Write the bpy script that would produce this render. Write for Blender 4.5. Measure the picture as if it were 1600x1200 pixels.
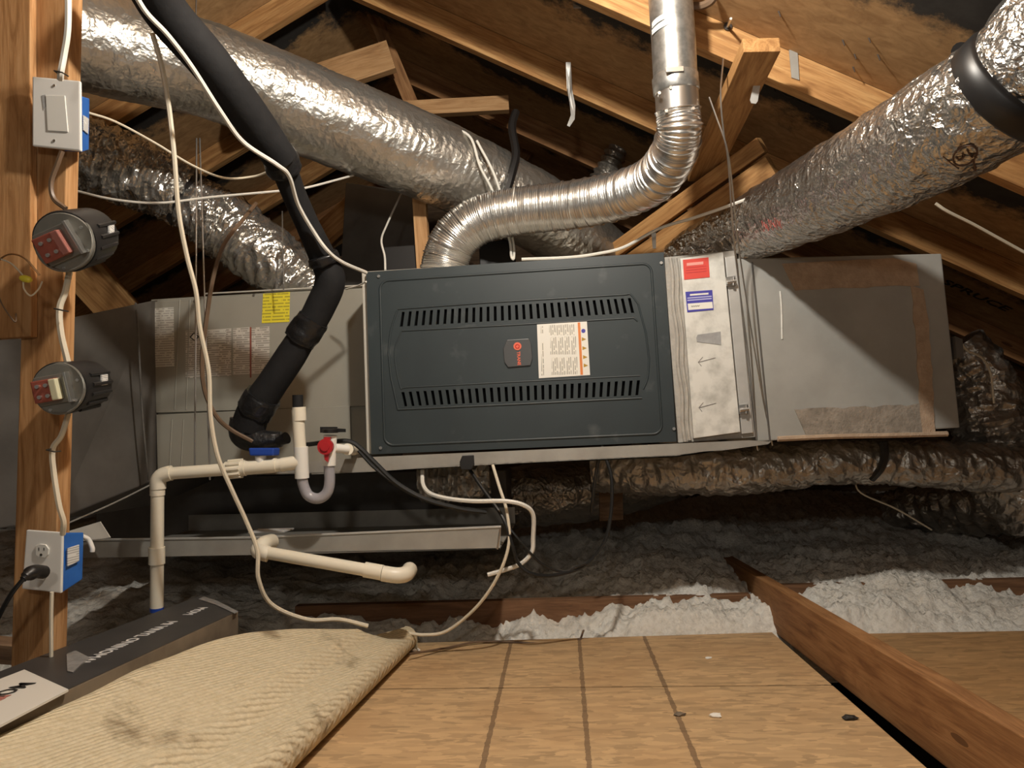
import bpy, bmesh, math, random
from mathutils import Vector, Matrix, noise
from mathutils.bvhtree import BVHTree
random.seed(7)
R = math.radians
for o in list(bpy.data.objects): bpy.data.objects.remove(o)
scene = bpy.context.scene
COL = scene.collection

# ------------------------------------------------------------------ camera
F = 1200.0                                   # focal length in pixels of the 1600x1200 frame
CAM = Vector((0, 0, 0.58)); YAW, PITCH, ROLL = R(3.8), R(4.5), R(2.0)
_f0 = Vector((-math.sin(YAW), math.cos(YAW), 0)); _r0 = Vector((math.cos(YAW), math.sin(YAW), 0)); _z = Vector((0, 0, 1))
FW = _f0 * math.cos(PITCH) + _z * math.sin(PITCH)
_u0 = -_f0 * math.sin(PITCH) + _z * math.cos(PITCH)
RT = _r0 * math.cos(ROLL) - _u0 * math.sin(ROLL)
UP = _r0 * math.sin(ROLL) + _u0 * math.cos(ROLL)
cd = bpy.data.cameras.new('camera'); cam = bpy.data.objects.new('camera', cd); COL.objects.link(cam)
cd.sensor_fit = 'HORIZONTAL'; cd.sensor_width = 36.0; cd.lens = 36.0 * F / 1600.0; cd.clip_start = 0.02
mw = Matrix((RT, UP, -FW)).transposed().to_4x4(); mw.translation = CAM
cam.matrix_world = mw
scene.camera = cam

# ------------------------------------------------------------------ light and exposure
w = bpy.data.worlds.new('attic_air'); scene.world = w; w.use_nodes = True
w.node_tree.nodes['Background'].inputs[0].default_value = (0.95, 0.86, 0.74, 1)
w.node_tree.nodes['Background'].inputs[1].default_value = 0.065
def lamp(name, loc, watts, size, col):
    l = bpy.data.lights.new(name, 'POINT'); l.energy = watts; l.shadow_soft_size = size; l.color = col
    o = bpy.data.objects.new(name, l); o.location = loc; COL.objects.link(o); return o
lamp('attic_bulb', (0.02, 1.10, 1.78), 44, 0.035, (1.0, 0.94, 0.84))
lamp('fill_lamp', (-0.10, -0.60, 1.10), 10, 0.06, (1.0, 0.94, 0.84))  # weaker lamp added behind the camera as front fill
vs = scene.view_settings
vs.view_transform = 'Standard'; vs.look = 'None'; vs.gamma = 1.0; vs.use_curve_mapping = False
vs.exposure = 0.8

# ------------------------------------------------------------------ placing: a sight line met with a real depth or plane
def ray(x, y): return FW + RT * ((x - 800) / F) + UP * ((600 - y) / F)
def PD(x, y, d): return CAM + ray(x, y) * d
def PY(x, y, Y): r = ray(x, y); return CAM + r * ((Y - CAM.y) / r.y)
def PZ(x, y, Z): r = ray(x, y); return CAM + r * ((Z - CAM.z) / r.z)

# ------------------------------------------------------------------ materials
def rgba(c): return (c[0], c[1], c[2], 1.0)
class NT:
    def __init__(s, name):
        s.m = bpy.data.materials.new(name); s.m.use_nodes = True; s.t = s.m.node_tree; s.n = s.t.nodes; s.l = s.t.links
        s.b = s.n['Principled BSDF']
        s.tc = s.n.new('ShaderNodeTexCoord')
    def node(s, kind, **kw):
        n = s.n.new('ShaderNode' + kind)
        for k, v in kw.items(): setattr(n, k, v)
        return n
    def set(s, sock, v):
        if isinstance(v, bpy.types.NodeSocket): s.l.new(v, sock)
        else: sock.default_value = v
    def math(s, op, a, b=None, c=None):
        n = s.node('Math', operation=op); s.set(n.inputs[0], a)
        if b is not None: s.set(n.inputs[1], b)
        if c is not None: s.set(n.inputs[2], c)
        return n.outputs[0]
    def mapping(s, scale=(1, 1, 1), coord='Object', rot=(0, 0, 0), loc=(0, 0, 0)):
        n = s.node('Mapping'); s.l.new(s.tc.outputs[coord], n.inputs[0]); n.inputs['Scale'].default_value = scale
        n.inputs['Rotation'].default_value = rot; n.inputs['Location'].default_value = loc; return n.outputs[0]
    def noise(s, vec, scale=5, detail=4, rough=.55, dist=0):
        n = s.node('TexNoise'); s.set(n.inputs['Vector'], vec); n.inputs['Scale'].default_value = scale
        n.inputs['Detail'].default_value = detail; n.inputs['Roughness'].default_value = rough; n.inputs['Distortion'].default_value = dist
        return n.outputs['Fac']
    def voro(s, vec, scale=5, feature='F1', out='Distance', rnd=1):
        n = s.node('TexVoronoi', feature=feature); s.set(n.inputs['Vector'], vec); n.inputs['Scale'].default_value = scale
        n.inputs['Randomness'].default_value = rnd
        return n.outputs[out]
    def ramp(s, fac, stops):
        n = s.node('ValToRGB'); s.l.new(fac, n.inputs[0]); e = n.color_ramp.elements
        while len(e) < len(stops): e.new(0.5)
        for i, (p, c) in enumerate(stops): e[i].position = p; e[i].color = rgba(c)
        return n.outputs[0]
    def mix(s, fac, a, b):
        n = s.node('Mix', data_type='RGBA'); s.set(n.inputs['Factor'], fac)
        s.set(n.inputs['A'], a if isinstance(a, bpy.types.NodeSocket) else rgba(a)); s.set(n.inputs['B'], b if isinstance(b, bpy.types.NodeSocket) else rgba(b))
        for i in n.inputs:
            if i.type == 'RGBA' and i.name == 'A': s.set(i, a if isinstance(a, bpy.types.NodeSocket) else rgba(a))
            if i.type == 'RGBA' and i.name == 'B': s.set(i, b if isinstance(b, bpy.types.NodeSocket) else rgba(b))
        return [o for o in n.outputs if o.type == 'RGBA'][0]
    def bump(s, h, strength=.3, dist=.01, prev=None):
        n = s.node('Bump'); s.l.new(h, n.inputs['Height']); n.inputs['Strength'].default_value = strength; n.inputs['Distance'].default_value = dist
        if prev is not None: s.l.new(prev, n.inputs['Normal'])
        return n.outputs[0]
    def done(s, col=None, rough=.5, metal=0, nrm=None, spec=.5, trans=0, alpha=1):
        b = s.b
        if col is not None: s.set(b.inputs['Base Color'], col if isinstance(col, bpy.types.NodeSocket) else rgba(col))
        s.set(b.inputs['Roughness'], rough); s.set(b.inputs['Metallic'], metal)
        b.inputs['Specular IOR Level'].default_value = spec
        if trans: b.inputs['Transmission Weight'].default_value = trans
        if nrm is not None: s.l.new(nrm, b.inputs['Normal'])
        return s.m

def M(name, c1, c2=None, scale=10, stretch=(1, 1, 1), lo=.35, hi=.65, rough=.6, metal=0, bump=0, bscale=40, bdist=.004, detail=5, spec=.5, dist=0, scuff=False):
    t = NT(name); col = c1
    v = t.mapping(stretch)
    if c2 is not None: col = t.ramp(t.noise(v, scale, detail, .6, dist), [(lo, c1), (hi, c2)])
    if scuff: col = t.mix(t.math('MULTIPLY', t.ramp(t.noise(t.mapping((1, 1, 1), loc=(3.1, 0, 1.4)), 9, 4, .6), [(.62, (0, 0, 0)), (.74, (1, 1, 1))]), .35), col, (.14, .15, .15))
    nr = t.bump(t.noise(v, bscale, 4), bump, bdist) if bump else None
    return t.done(col, rough, metal, nr, spec)

def wood(name, dark, mid, light, seed=0.0, stain=None):
    t = NT(name)
    v = t.mapping((1.1, 9, 9), loc=(seed, seed * 2, seed * 3))
    n1 = t.noise(v, 3.0, 7, .62, 1.6)
    v2 = t.mapping((2.0, 60, 60), loc=(seed, 0, 0))
    n2 = t.noise(v2, 3.0, 3, .6)
    col = t.ramp(n1, [(.30, dark), (.48, mid), (.66, light)])
    col = t.mix(t.math('MULTIPLY', t.math('GREATER_THAN', n2, .56), .35), col, dark)
    k = t.voro(t.mapping((1.2, 5, 5), loc=(seed * 5, 1, 2)), 1.7)
    col = t.mix(t.math('MULTIPLY', t.math('LESS_THAN', k, .07), .75), col, (dark[0] * .45, dark[1] * .4, dark[2] * .35))
    if stain:
        s = t.noise(t.mapping((1, 1, 1), loc=(seed, 3, 1)), 3.5, 5, .6)
        col = t.mix(t.math('MULTIPLY', t.ramp(s, [(.5, (0, 0, 0)), (.68, (1, 1, 1))]), .8), col, stain)
    return t.done(col, .72, 0, t.bump(n2, .25, .002), .3)

W_WARM = wood('pine_warm', (.25, .115, .04), (.44, .23, .085), (.56, .33, .135), 1.0)
W_PALE = wood('pine_pale', (.30, .15, .06), (.48, .27, .12), (.58, .35, .17), 4.0)
W_BROWN = wood('pine_brown', (.17, .075, .028), (.29, .14, .055), (.38, .20, .085), 7.0)
W_POST = wood('pine_post', (.25, .115, .04), (.42, .22, .09), (.52, .30, .14), 11.0)
W_RED = wood('spruce_red_brown', (.11, .055, .028), (.18, .09, .045), (.24, .125, .065), 15.0)
W_OLD = wood('pine_dusty', (.10, .06, .035), (.18, .11, .065), (.26, .17, .10), 19.0)

def foil_mat(name, c=(.62, .60, .57), dull=(.34, .32, .30), cr=26, strength=.6, rough=.26, metal=.95, dirt=.5, stretch=(1, 1, 1)):
    t = NT(name); v = t.mapping(stretch)
    nz = t.node('TexNoise'); t.l.new(v, nz.inputs['Vector']); nz.inputs['Scale'].default_value = cr * .45; nz.inputs['Detail'].default_value = 3
    wv = t.node('VectorMath', operation='MULTIPLY_ADD'); t.l.new(nz.outputs['Color'], wv.inputs[0]); wv.inputs[1].default_value = (1.6 / cr,) * 3; t.l.new(v, wv.inputs[2])
    a = t.voro(wv.outputs[0], cr, 'F1'); b = t.voro(wv.outputs[0], cr * 2.6, 'F1'); f = t.noise(v, cr * 5, 3, .6)
    h = t.math('ADD', t.math('MULTIPLY', a, 1.0), t.math('ADD', t.math('MULTIPLY', b, .38), t.math('MULTIPLY', f, .12)))
    c2 = t.noise(v, 5, 5, .6, .6)
    col = t.mix(t.math('MULTIPLY', t.ramp(c2, [(.42, (0, 0, 0)), (.62, (1, 1, 1))]), dirt), c, dull)
    rg = t.math('MULTIPLY_ADD', c2, .25, rough - .10)
    return t.done(col, rg, metal, t.bump(h, strength, .35 / cr), .5)
FOIL = foil_mat('duct_foil', (.62, .60, .57), (.46, .44, .41), 46, .85, .22, .96, .5)
FOIL_SOFT = foil_mat('duct_foil_taut', (.56, .54, .50), (.36, .34, .30), 40, .30, .29, .86, .8)
FOIL_WILD = foil_mat('duct_foil_crumpled', (.66, .64, .60), (.42, .40, .37), 20, .55, .19, .88, .3)
FOIL_DULL = foil_mat('duct_foil_dusty', (.45, .42, .38), (.28, .255, .22), 24, .6, .34, .8, .6)

GALV = M('galvanised_steel', (.55, .54, .51), (.68, .67, .64), 14, (1, 1, 1), .3, .7, .42, .55, .05, 60)
GALV_DULL = M('galvanised_dull', (.30, .285, .255), (.40, .385, .35), 9, (1, 1, 1), .3, .7, .55, .35, .05, 50)
PIPE = M('spangled_pipe_steel', (.40, .40, .385), (.56, .56, .54), 45, lo=.4, hi=.6, rough=.36, metal=.88)
ALU = M('ribbed_aluminium', (.74, .73, .70), (.82, .81, .79), 20, rough=.27, metal=.95)
STEEL = M('bright_steel', (.62, .61, .59), rough=.3, metal=.95)
DOORMAT = M('slate_blue_paint', (.027, .036, .040), (.031, .042, .046), 6, rough=.42, bump=.03, bscale=300, bdist=.001, spec=.45, scuff=True)
BLACKIN = M('vent_black', (.003, .003, .003), rough=1.0, spec=0)
CASE = M('taupe_painted_steel', (.30, .285, .24), (.335, .32, .27), 4, rough=.5, spec=.4)
CASE_EDGE = M('bare_cabinet_edge', (.60, .57, .50), rough=.45, metal=.2)
BOARDGREY = M('grey_duct_board', (.33, .325, .30), (.40, .395, .37), 5, rough=.62, bump=.06, bscale=40)
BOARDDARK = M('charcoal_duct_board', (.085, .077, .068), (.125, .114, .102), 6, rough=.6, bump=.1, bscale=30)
MASTIC = M('tan_mastic', (.38, .27, .185), (.54, .40, .285), 26, lo=.3, hi=.7, rough=.85, bump=.7, bscale=120, bdist=.004)
MASTIC_GREY = M('grey_mastic', (.36, .335, .30), (.48, .455, .41), 24, lo=.3, hi=.7, rough=.8, bump=.6, bscale=90, bdist=.004)
FILTERDOOR = M('filter_door_metal', (.50, .49, .45), (.76, .75, .70), 16, lo=.32, hi=.55, rough=.45, metal=.15, bump=.06, bscale=30)
FOAM = M('black_foam', (.010, .010, .011), (.016, .016, .017), 12, rough=.75, bump=.25, bscale=60, spec=.25)
TAPE = M('black_tape', (.012, .012, .013), rough=.3, bump=.6, bscale=45, bdist=.006)
RUBBER = M('black_plastic', (.012, .011, .011), rough=.42)
PVC = M('pvc_cream', (.76, .70, .56), (.82, .77, .65), 6, (1, 1, 1), .3, .7, .35)
PVCW = M('pvc_white', (.80, .79, .75), rough=.33)
def clear_mat():
    t = NT('clear_trap_plastic'); m = t.done((.82, .80, .84), .18, 0, None, .5, .72); return m
CLEAR = clear_mat()
REDP = M('red_plastic', (.42, .02, .025), rough=.35)
BLUEP = M('blue_plastic', (.015, .06, .36), rough=.4)
BLUEBOX = M('blue_outlet_box', (.018, .11, .42), (.025, .14, .5), 20, rough=.45)
WHITEP = M('white_plate', (.72, .71, .68), rough=.32)
WHITEP2 = M('white_device', (.66, .65, .61), rough=.3)
CABLEW = M('white_cable_jacket', (.72, .70, .64), rough=.4)
CABLEC = M('cream_cable_jacket', (.66, .59, .46), (.72, .65, .52), 8, rough=.45)
CABLEB = M('brown_cable_jacket', (.12, .075, .045), (.17, .11, .07), 10, rough=.4)
CABLEK = M('black_cable_jacket', (.012, .012, .012), rough=.4)
COPPER = M('bare_copper_wire', (.55, .32, .16), rough=.35, metal=.9)
TERRA = M('transformer_core', (.25, .055, .035), (.34, .09, .06), 30, rough=.45)
IVORY = M('transformer_ivory', (.62, .60, .42), rough=.4)
GREYPLATE = M('fixture_grey_plate', (.20, .195, .17), (.27, .26, .23), 12, rough=.35, metal=.4)
YELLOWNUT = M('yellow_nut', (.75, .66, .05), rough=.4)
PAPERW = M('paper_white', (.80, .78, .72), rough=.6)
INKRED = M('red_print', (.62, .03, .03), rough=.5)
INKORANGE = M('orange_print', (.70, .22, .05), rough=.5)
INKBLUE = M('blue_print', (.06, .05, .35), rough=.5)
INKBLACK = M('black_print', (.02, .018, .016), rough=.6)
INKSALMON = M('salmon_print', (.75, .15, .08), rough=.45)
INKPINK = M('pale_red_print', (.85, .35, .30), rough=.5)
INKLILAC = M('pale_blue_print', (.50, .50, .75), rough=.5)
INKWHITE = M('white_print', (.62, .60, .58), rough=.6)
BADGE = M('badge_grey', (.055, .055, .056), rough=.35)
TAPEGREY = M('grey_cloth_tape', (.28, .28, .28), (.38, .38, .38), 30, rough=.6)
CARTON_TOP = M('carton_black_print', (.035, .033, .032), (.05, .047, .045), 8, rough=.45)
CARTON_SIDE = M('carton_brown', (.13, .10, .07), (.19, .15, .105), 14, rough=.7)
WRAP = M('cloudy_plastic_film', (.22, .21, .20), (.30, .29, .28), 30, rough=.25, bump=.5, bscale=40)
STAPLE = M('dark_steel', (.10, .09, .08), rough=.4, metal=.8)

def print_mat(name, paper, ink, axis=0, freq=160, other=60, cover=.5):
    t = NT(name); s = t.node('SeparateXYZ'); t.l.new(t.tc.outputs['Object'], s.inputs[0])
    a = s.outputs[axis]; b = s.outputs[2 if axis == 0 else 0]
    line = t.math('LESS_THAN', t.math('FRACT', t.math('MULTIPLY', a, freq)), cover)
    row = t.math('FLOOR', t.math('MULTIPLY', a, freq))
    cx = t.node('CombineXYZ'); t.set(cx.inputs[0], t.math('MULTIPLY', row, 3.7)); t.set(cx.inputs[1], t.math('MULTIPLY', b, other))
    word = t.math('GREATER_THAN', t.noise(cx.outputs[0], 1.0, 2), .44)
    return t.done(t.mix(t.math('MULTIPLY', t.math('MULTIPLY', line, word), .75), paper, ink), .55)
PRINT_V = print_mat('label_lines_upright', (.80, .77, .69), (.22, .21, .18), 0, 190, 90)
PRINT_H = print_mat('label_lines_level', (.66, .64, .58), (.30, .28, .25), 2, 130, 80, .45)
PRINT_Y = print_mat('yellow_label_lines', (.80, .68, .04), (.28, .23, .03), 2, 95, 90, .4)
PRINT_D = print_mat('data_label_lines', (.58, .54, .48), (.24, .215, .18), 2, 140, 60, .58)

def osb_mat(name, c, lines=()):
    t = NT(name)
    s = t.node('SeparateXYZ'); t.l.new(t.tc.outputs['Object'], s.inputs[0])
    wv = t.mapping((24, 80, 40)); nz = t.node('TexNoise'); t.l.new(wv, nz.inputs['Vector']); nz.inputs['Scale'].default_value = .6; nz.inputs['Detail'].default_value = 3
    add = t.node('VectorMath', operation='MULTIPLY_ADD'); t.l.new(nz.outputs['Color'], add.inputs[0]); add.inputs[1].default_value = (2.5, 2.5, 2.5); t.l.new(wv, add.inputs[2])
    vo = t.node('TexVoronoi'); t.l.new(add.outputs[0], vo.inputs['Vector']); vo.inputs['Scale'].default_value = 1.0
    sp = t.node('SeparateColor'); t.l.new(vo.outputs['Color'], sp.inputs[0])
    k = c
    fl = t.ramp(sp.outputs[0], [(0, [x * .72 for x in k]), (.3, [x * .90 for x in k]), (.65, k), (1, [min(1, x * 1.15) for x in k])])
    big = t.noise(t.mapping((1, 1, 1)), 4, 4)
    fl = t.mix(t.math('MULTIPLY', t.ramp(big, [(.45, (0, 0, 0)), (.7, (1, 1, 1))]), .35), fl, [k[0] * .75, k[1] * .62, k[2] * .5])
    for (x0, slope) in lines:
        nn = t.noise(t.mapping((40, 40, 40)), 1.0, 2)
        xx = t.math('SUBTRACT', s.outputs[0], t.math('MULTIPLY_ADD', s.outputs[1], slope, x0))
        m = t.math('LESS_THAN', t.math('ABSOLUTE', xx), t.math('MULTIPLY_ADD', nn, .009, .0008))
        fl = t.mix(t.math('MULTIPLY', m, .62), fl, (.09, .05, .03))
    fine = t.noise(t.mapping((60, 260, 60)), 1.0, 3)
    return t.done(fl, .7, 0, t.bump(t.math('ADD', sp.outputs[0], fine), .25, .002), .35)

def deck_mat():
    t = NT('banded_roof_sheathing'); s = t.node('SeparateXYZ'); t.l.new(t.tc.outputs['Object'], s.inputs[0])
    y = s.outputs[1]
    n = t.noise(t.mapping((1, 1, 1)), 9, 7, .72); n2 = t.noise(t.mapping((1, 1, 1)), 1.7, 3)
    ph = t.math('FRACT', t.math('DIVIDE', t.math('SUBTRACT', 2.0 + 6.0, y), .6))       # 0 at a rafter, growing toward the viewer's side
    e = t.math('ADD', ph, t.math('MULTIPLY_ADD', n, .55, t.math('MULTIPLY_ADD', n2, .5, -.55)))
    m = t.ramp(e, [(.41, (1, 1, 1)), (.52, (0, 0, 0))])  # tan on the near side of each rafter, charcoal beyond, border broken by noise
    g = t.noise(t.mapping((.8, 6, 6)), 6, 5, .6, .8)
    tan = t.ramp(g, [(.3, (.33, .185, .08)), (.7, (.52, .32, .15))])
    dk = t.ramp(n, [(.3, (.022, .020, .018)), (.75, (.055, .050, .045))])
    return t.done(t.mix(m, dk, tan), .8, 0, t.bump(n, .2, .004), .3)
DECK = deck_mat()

def insul_mat():
    t = NT('blown_fibre'); n = t.noise(t.mapping((1, 1, 1)), 60, 6, .7); n2 = t.noise(t.mapping((1, 1, 1)), 2.5, 4)
    c = t.ramp(n, [(.25, (.62, .59, .53)), (.55, (.92, .90, .84))])
    c = t.mix(t.math('MULTIPLY', t.ramp(n2, [(.45, (0, 0, 0)), (.7, (1, 1, 1))]), .45), c, (.56, .47, .37))
    return t.done(c, .95, 0, t.bump(n, .9, .012), .1)
INSUL = insul_mat()
_q0, _q1 = PZ(375, 1076, .17), PZ(560, 1010, .15); _v = (_q1 - _q0).normalized(); RIB = math.atan2(-_v.x, -_v.y)
def rug_mat():
    t = NT('carpet_backing')
    v = t.mapping((1, 1, 1)); n = t.noise(v, 7, 6, .65); n2 = t.noise(v, 90, 3)
    wv = t.node('TexWave', wave_type='BANDS', bands_direction='X'); t.l.new(t.mapping((1, 1, 1), rot=(0, 0, RIB)), wv.inputs['Vector'])
    wv.inputs['Scale'].default_value = 36; wv.inputs['Distortion'].default_value = 2.2; wv.inputs['Detail'].default_value = 2; wv.inputs['Detail Scale'].default_value = 1.5
    c = t.ramp(n2, [(.3, (.60, .505, .34)), (.7, (.72, .625, .45))])
    c = t.mix(t.math('MULTIPLY', wv.outputs['Fac'], .18), c, (.46, .36, .21))
    c = t.mix(t.math('MULTIPLY', t.ramp(n, [(.56, (0, 0, 0)), (.70, (1, 1, 1))]), .75), c, (.16, .105, .05))
    h = t.math('ADD', wv.outputs['Fac'], t.math('MULTIPLY', n2, 1.0))
    return t.done(c, .92, 0, t.bump(h, .6, .005), .15)
RUG = rug_mat()

# ------------------------------------------------------------------ mesh helpers
def center_of(vs):
    mn = Vector((min(v[0] for v in vs), min(v[1] for v in vs), min(v[2] for v in vs)))
    mx = Vector((max(v[0] for v in vs), max(v[1] for v in vs), max(v[2] for v in vs)))
    return (mn + mx) / 2
def make(name, verts, faces, mat, parent=None, smooth=False, bevel=0, base=None):
    verts = [Vector(v) for v in verts]
    c = base if base is not None else center_of(verts)
    me = bpy.data.meshes.new(name); me.from_pydata([v - c for v in verts], [], faces)
    bm = bmesh.new(); bm.from_mesh(me)
    if bevel: bmesh.ops.bevel(bm, geom=list(bm.edges), offset=bevel, segments=2, profile=.6, affect='EDGES', clamp_overlap=True)
    bmesh.ops.recalc_face_normals(bm, faces=bm.faces); bm.to_mesh(me); bm.free()
    me.materials.append(mat)
    if smooth: me.polygons.foreach_set('use_smooth', [True] * len(me.polygons)); me.set_sharp_from_angle(angle=R(50))
    o = bpy.data.objects.new(name, me); COL.objects.link(o)
    if parent: o.parent = parent; o.location = c - parent_loc(parent)
    else: o.location = c
    return o
def parent_loc(p):
    l = Vector(p.location)
    while p.parent: p = p.parent; l += Vector(p.location)
    return l
def tag(o, label, cat, group=None, kind=None):
    o['label'] = label
    if cat: o['category'] = cat
    if group: o['group'] = group
    if kind: o['kind'] = kind
    return o
def thing(name, label, cat, loc, group=None):
    o = bpy.data.objects.new(name, None); o.empty_display_size = .05; COL.objects.link(o); o.location = loc
    return tag(o, label, cat, group)
class MB:
    def __init__(s): s.v = []; s.f = []
    def add(s, vs, fs):
        b = len(s.v); s.v += [Vector(v) for v in vs]; s.f += [tuple(i + b for i in f) for f in fs]; return s
    def prism(s, front, off):
        n = len(front); front = [Vector(p) for p in front]
        back = [p + Vector(off) for p in front] if not isinstance(off, list) else [Vector(p) for p in off]
        return s.add(front + back, [tuple(range(n)), tuple(range(2 * n - 1, n - 1, -1))] + [(i, n + i, n + (i + 1) % n, (i + 1) % n) for i in range(n)])
    def box(s, c, sz):
        c = Vector(c); x, y, z = sz[0] / 2, sz[1] / 2, sz[2] / 2
        return s.prism([c + Vector(p) for p in ((-x, -y, -z), (x, -y, -z), (x, -y, z), (-x, -y, z))], (0, 2 * y, 0))
    def tube(s, pts, r, n=10, caps=True, closed=False):
        pts = [Vector(p) for p in pts]; m = len(pts); rr = r if isinstance(r, (list, tuple)) else [r] * m
        fr = frames(pts); vs = []; fs = []
        for i, p in enumerate(pts):
            a, b = fr[i][1], fr[i][2]
            for k in range(n):
                t = 2 * math.pi * k / n; vs.append(p + a * (math.cos(t) * rr[i]) + b * (math.sin(t) * rr[i]))
        for i in range(m - 1):
            for k in range(n): fs.append((i * n + k, i * n + (k + 1) % n, (i + 1) * n + (k + 1) % n, (i + 1) * n + k))
        if caps: fs.append(tuple(range(n - 1, -1, -1))); fs.append(tuple(range((m - 1) * n, m * n)))
        return s.add(vs, fs)
    def cyl(s, a, b, r, n=20): return s.tube([a, b], r, n)
    def build(s, name, mat, parent=None, smooth=False, bevel=0): return make(name, s.v, s.f, mat, parent, smooth, bevel)
def frames(pts):
    out = []; m = len(pts); a = None
    for i in range(m):
        t = (pts[min(i + 1, m - 1)] - pts[max(i - 1, 0)]).normalized()
        if a is None:
            h = Vector((0, 0, 1)) if abs(t.z) < .9 else Vector((0, 1, 0))
            a = (h - t * h.dot(t)).normalized()
        else: a = (a - t * a.dot(t)).normalized()
        out.append((t, a, t.cross(a)))
    return out
def spline(pts, n=8):
    pts = [Vector(p) for p in pts]; out = []
    P = [pts[0] * 2 - pts[1]] + pts + [pts[-1] * 2 - pts[-2]]
    for i in range(1, len(P) - 2):
        p0, p1, p2, p3 = P[i - 1:i + 3]
        for k in range(n):
            t = k / n
            out.append(.5 * ((2 * p1) + (p2 - p0) * t + (2 * p0 - 5 * p1 + 4 * p2 - p3) * t * t + (3 * p1 - p0 - 3 * p2 + p3) * t ** 3))
    out.append(pts[-1]); return out
def lerp_list(vals, n):
    m = len(vals) - 1; out = []
    for i in range(n):
        t = i / (n - 1) * m; k = min(int(t), m - 1); out.append(vals[k] + (vals[k + 1] - vals[k]) * (t - k))
    return out
def resample(pts, step):
    out = [pts[0]]; acc = 0
    L = [0]
    for i in range(1, len(pts)): L.append(L[-1] + (pts[i] - pts[i - 1]).length)
    n = max(2, int(L[-1] / step)); j = 0
    for i in range(1, n + 1):
        s = L[-1] * i / n
        while j < len(L) - 2 and L[j + 1] < s: j += 1
        out.append(pts[j].lerp(pts[j + 1], (s - L[j]) / max(1e-9, L[j + 1] - L[j])))
    return out, L[-1] / n
def px(poly, Y): return [PY(x, y, Y) for x, y in poly]
def plate(name, poly, Y, thick, mat, parent=None, bevel=0, smooth=False):
    return MB().prism(px(poly, Y), (0, thick, 0)).build(name, mat, parent, smooth, bevel)
def timber(name, a, b, wid, dep, mat, side=(0, 1, 0), parent=None, bev=.002):
    """square-sawn timber from a to b (centre line); dep across `side`, wid at right angles to it; grain runs along local x"""
    a, b = Vector(a), Vector(b); x = (b - a).normalized(); y = Vector(side); y = (y - x * y.dot(x)).normalized(); z = x.cross(y)
    L = (b - a).length
    mb = MB().box((0, 0, 0), (L, dep, wid))
    me_o = make(name, mb.v, mb.f, mat, None, False, bev, base=Vector((0, 0, 0)))
    m = Matrix((x, y, z)).transposed().to_4x4(); m.translation = (a + b) / 2
    if parent: me_o.parent = parent; m.translation -= parent_loc(parent)
    me_o.matrix_local = m
    return me_o
def cable(name, pts, r, mat, label=None, cat='cable', parent=None, n=7, sub=7, group=None):
    o = MB().tube(spline([PD(*p) for p in pts], sub), r, n).build(name, mat, parent, True)
    if label: tag(o, label, cat, group)
    return o
def text_mesh(name, s, size, mat, M4, parent=None, font_extrude=.0004, align='CENTER', bold=0):
    c = bpy.data.curves.new(name, 'FONT'); c.body = s; c.size = size; c.extrude = font_extrude; c.align_x = align; c.align_y = 'CENTER'; c.offset = bold
    c.resolution_u = 2
    o = bpy.data.objects.new(name, c); COL.objects.link(o)
    bpy.context.view_layer.update()
    me = bpy.data.meshes.new_from_object(o.evaluated_get(bpy.context.evaluated_depsgraph_get()))
    bpy.data.objects.remove(o); me.name = name
    me.materials.clear(); me.materials.append(mat)
    o2 = bpy.data.objects.new(name, me); COL.objects.link(o2)
    m = M4.copy()
    if parent: o2.parent = parent; m.translation -= parent_loc(parent)
    o2.matrix_local = m
    return o2
def basis(xd, yd, loc):
    x = Vector(xd).normalized(); y = Vector(yd); y = (y - x * y.dot(x)).normalized(); z = x.cross(y)
    m = Matrix((x, y, z)).transposed().to_4x4(); m.translation = loc; return m
def flexduct(name, ctrl, radii, mat, coil=.045, camp=.006, crk=.012, cfreq=9, seg=48, step=.012, parent=None, sub=10, seed=0, fold=0):
    pts, st = resample(spline([PD(*p) for p in ctrl], sub), step); m = len(pts); rr = lerp_list(radii, m); fr = frames(pts); vs = []; fs = []
    for i, p in enumerate(pts):
        for k in range(seg):
            t = 2 * math.pi * k / seg; d = fr[i][1] * math.cos(t) + fr[i][2] * math.sin(t)
            q = p + d * rr[i]
            nz = noise.noise(q * cfreq + Vector((seed, 0, 0))) * .6 + noise.noise(q * cfreq * 2.7) * .4
            rg = 1 - abs(noise.noise(q * cfreq * 1.9 + Vector((0, seed, 0)))) * 3
            r = rr[i] + camp * math.sin(2 * math.pi * i * st / coil + 1.5 * noise.noise(q * 4)) + crk * nz + crk * .5 * rg + fold * (1 - 2.2 * abs(noise.noise(Vector((i * st * 38 + 2.5 * noise.noise(q * 6), t * .9, seed)))))
            vs.append(p + d * r)
    for i in range(m - 1):
        for k in range(seg): fs.append((i * seg + k, i * seg + (k + 1) % seg, (i + 1) * seg + (k + 1) % seg, (i + 1) * seg + k))
    fs.append(tuple(range(seg - 1, -1, -1))); fs.append(tuple(range((m - 1) * seg, m * seg)))
    o = make(name, vs, fs, mat, parent, True)
    return o, pts, rr
def band(name, pts, rr, i0, i1, extra, mat, parent=None, seg=40):
    i0 = max(0, i0); i1 = min(len(pts) - 1, i1)
    return MB().tube(pts[i0:i1 + 1], [r + extra for r in rr[i0:i1 + 1]], seg, True).build(name, mat, parent, True)

# ================================================================== THE SETTING
def zr(X): return CAM.z + 1.25 - .54 * X                      # underside of the rafters, right slope
XR = -.76; ZA = zr(XR)
def zl(X): return ZA - .54 * (XR - X)
SL = math.atan(.54)
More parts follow.
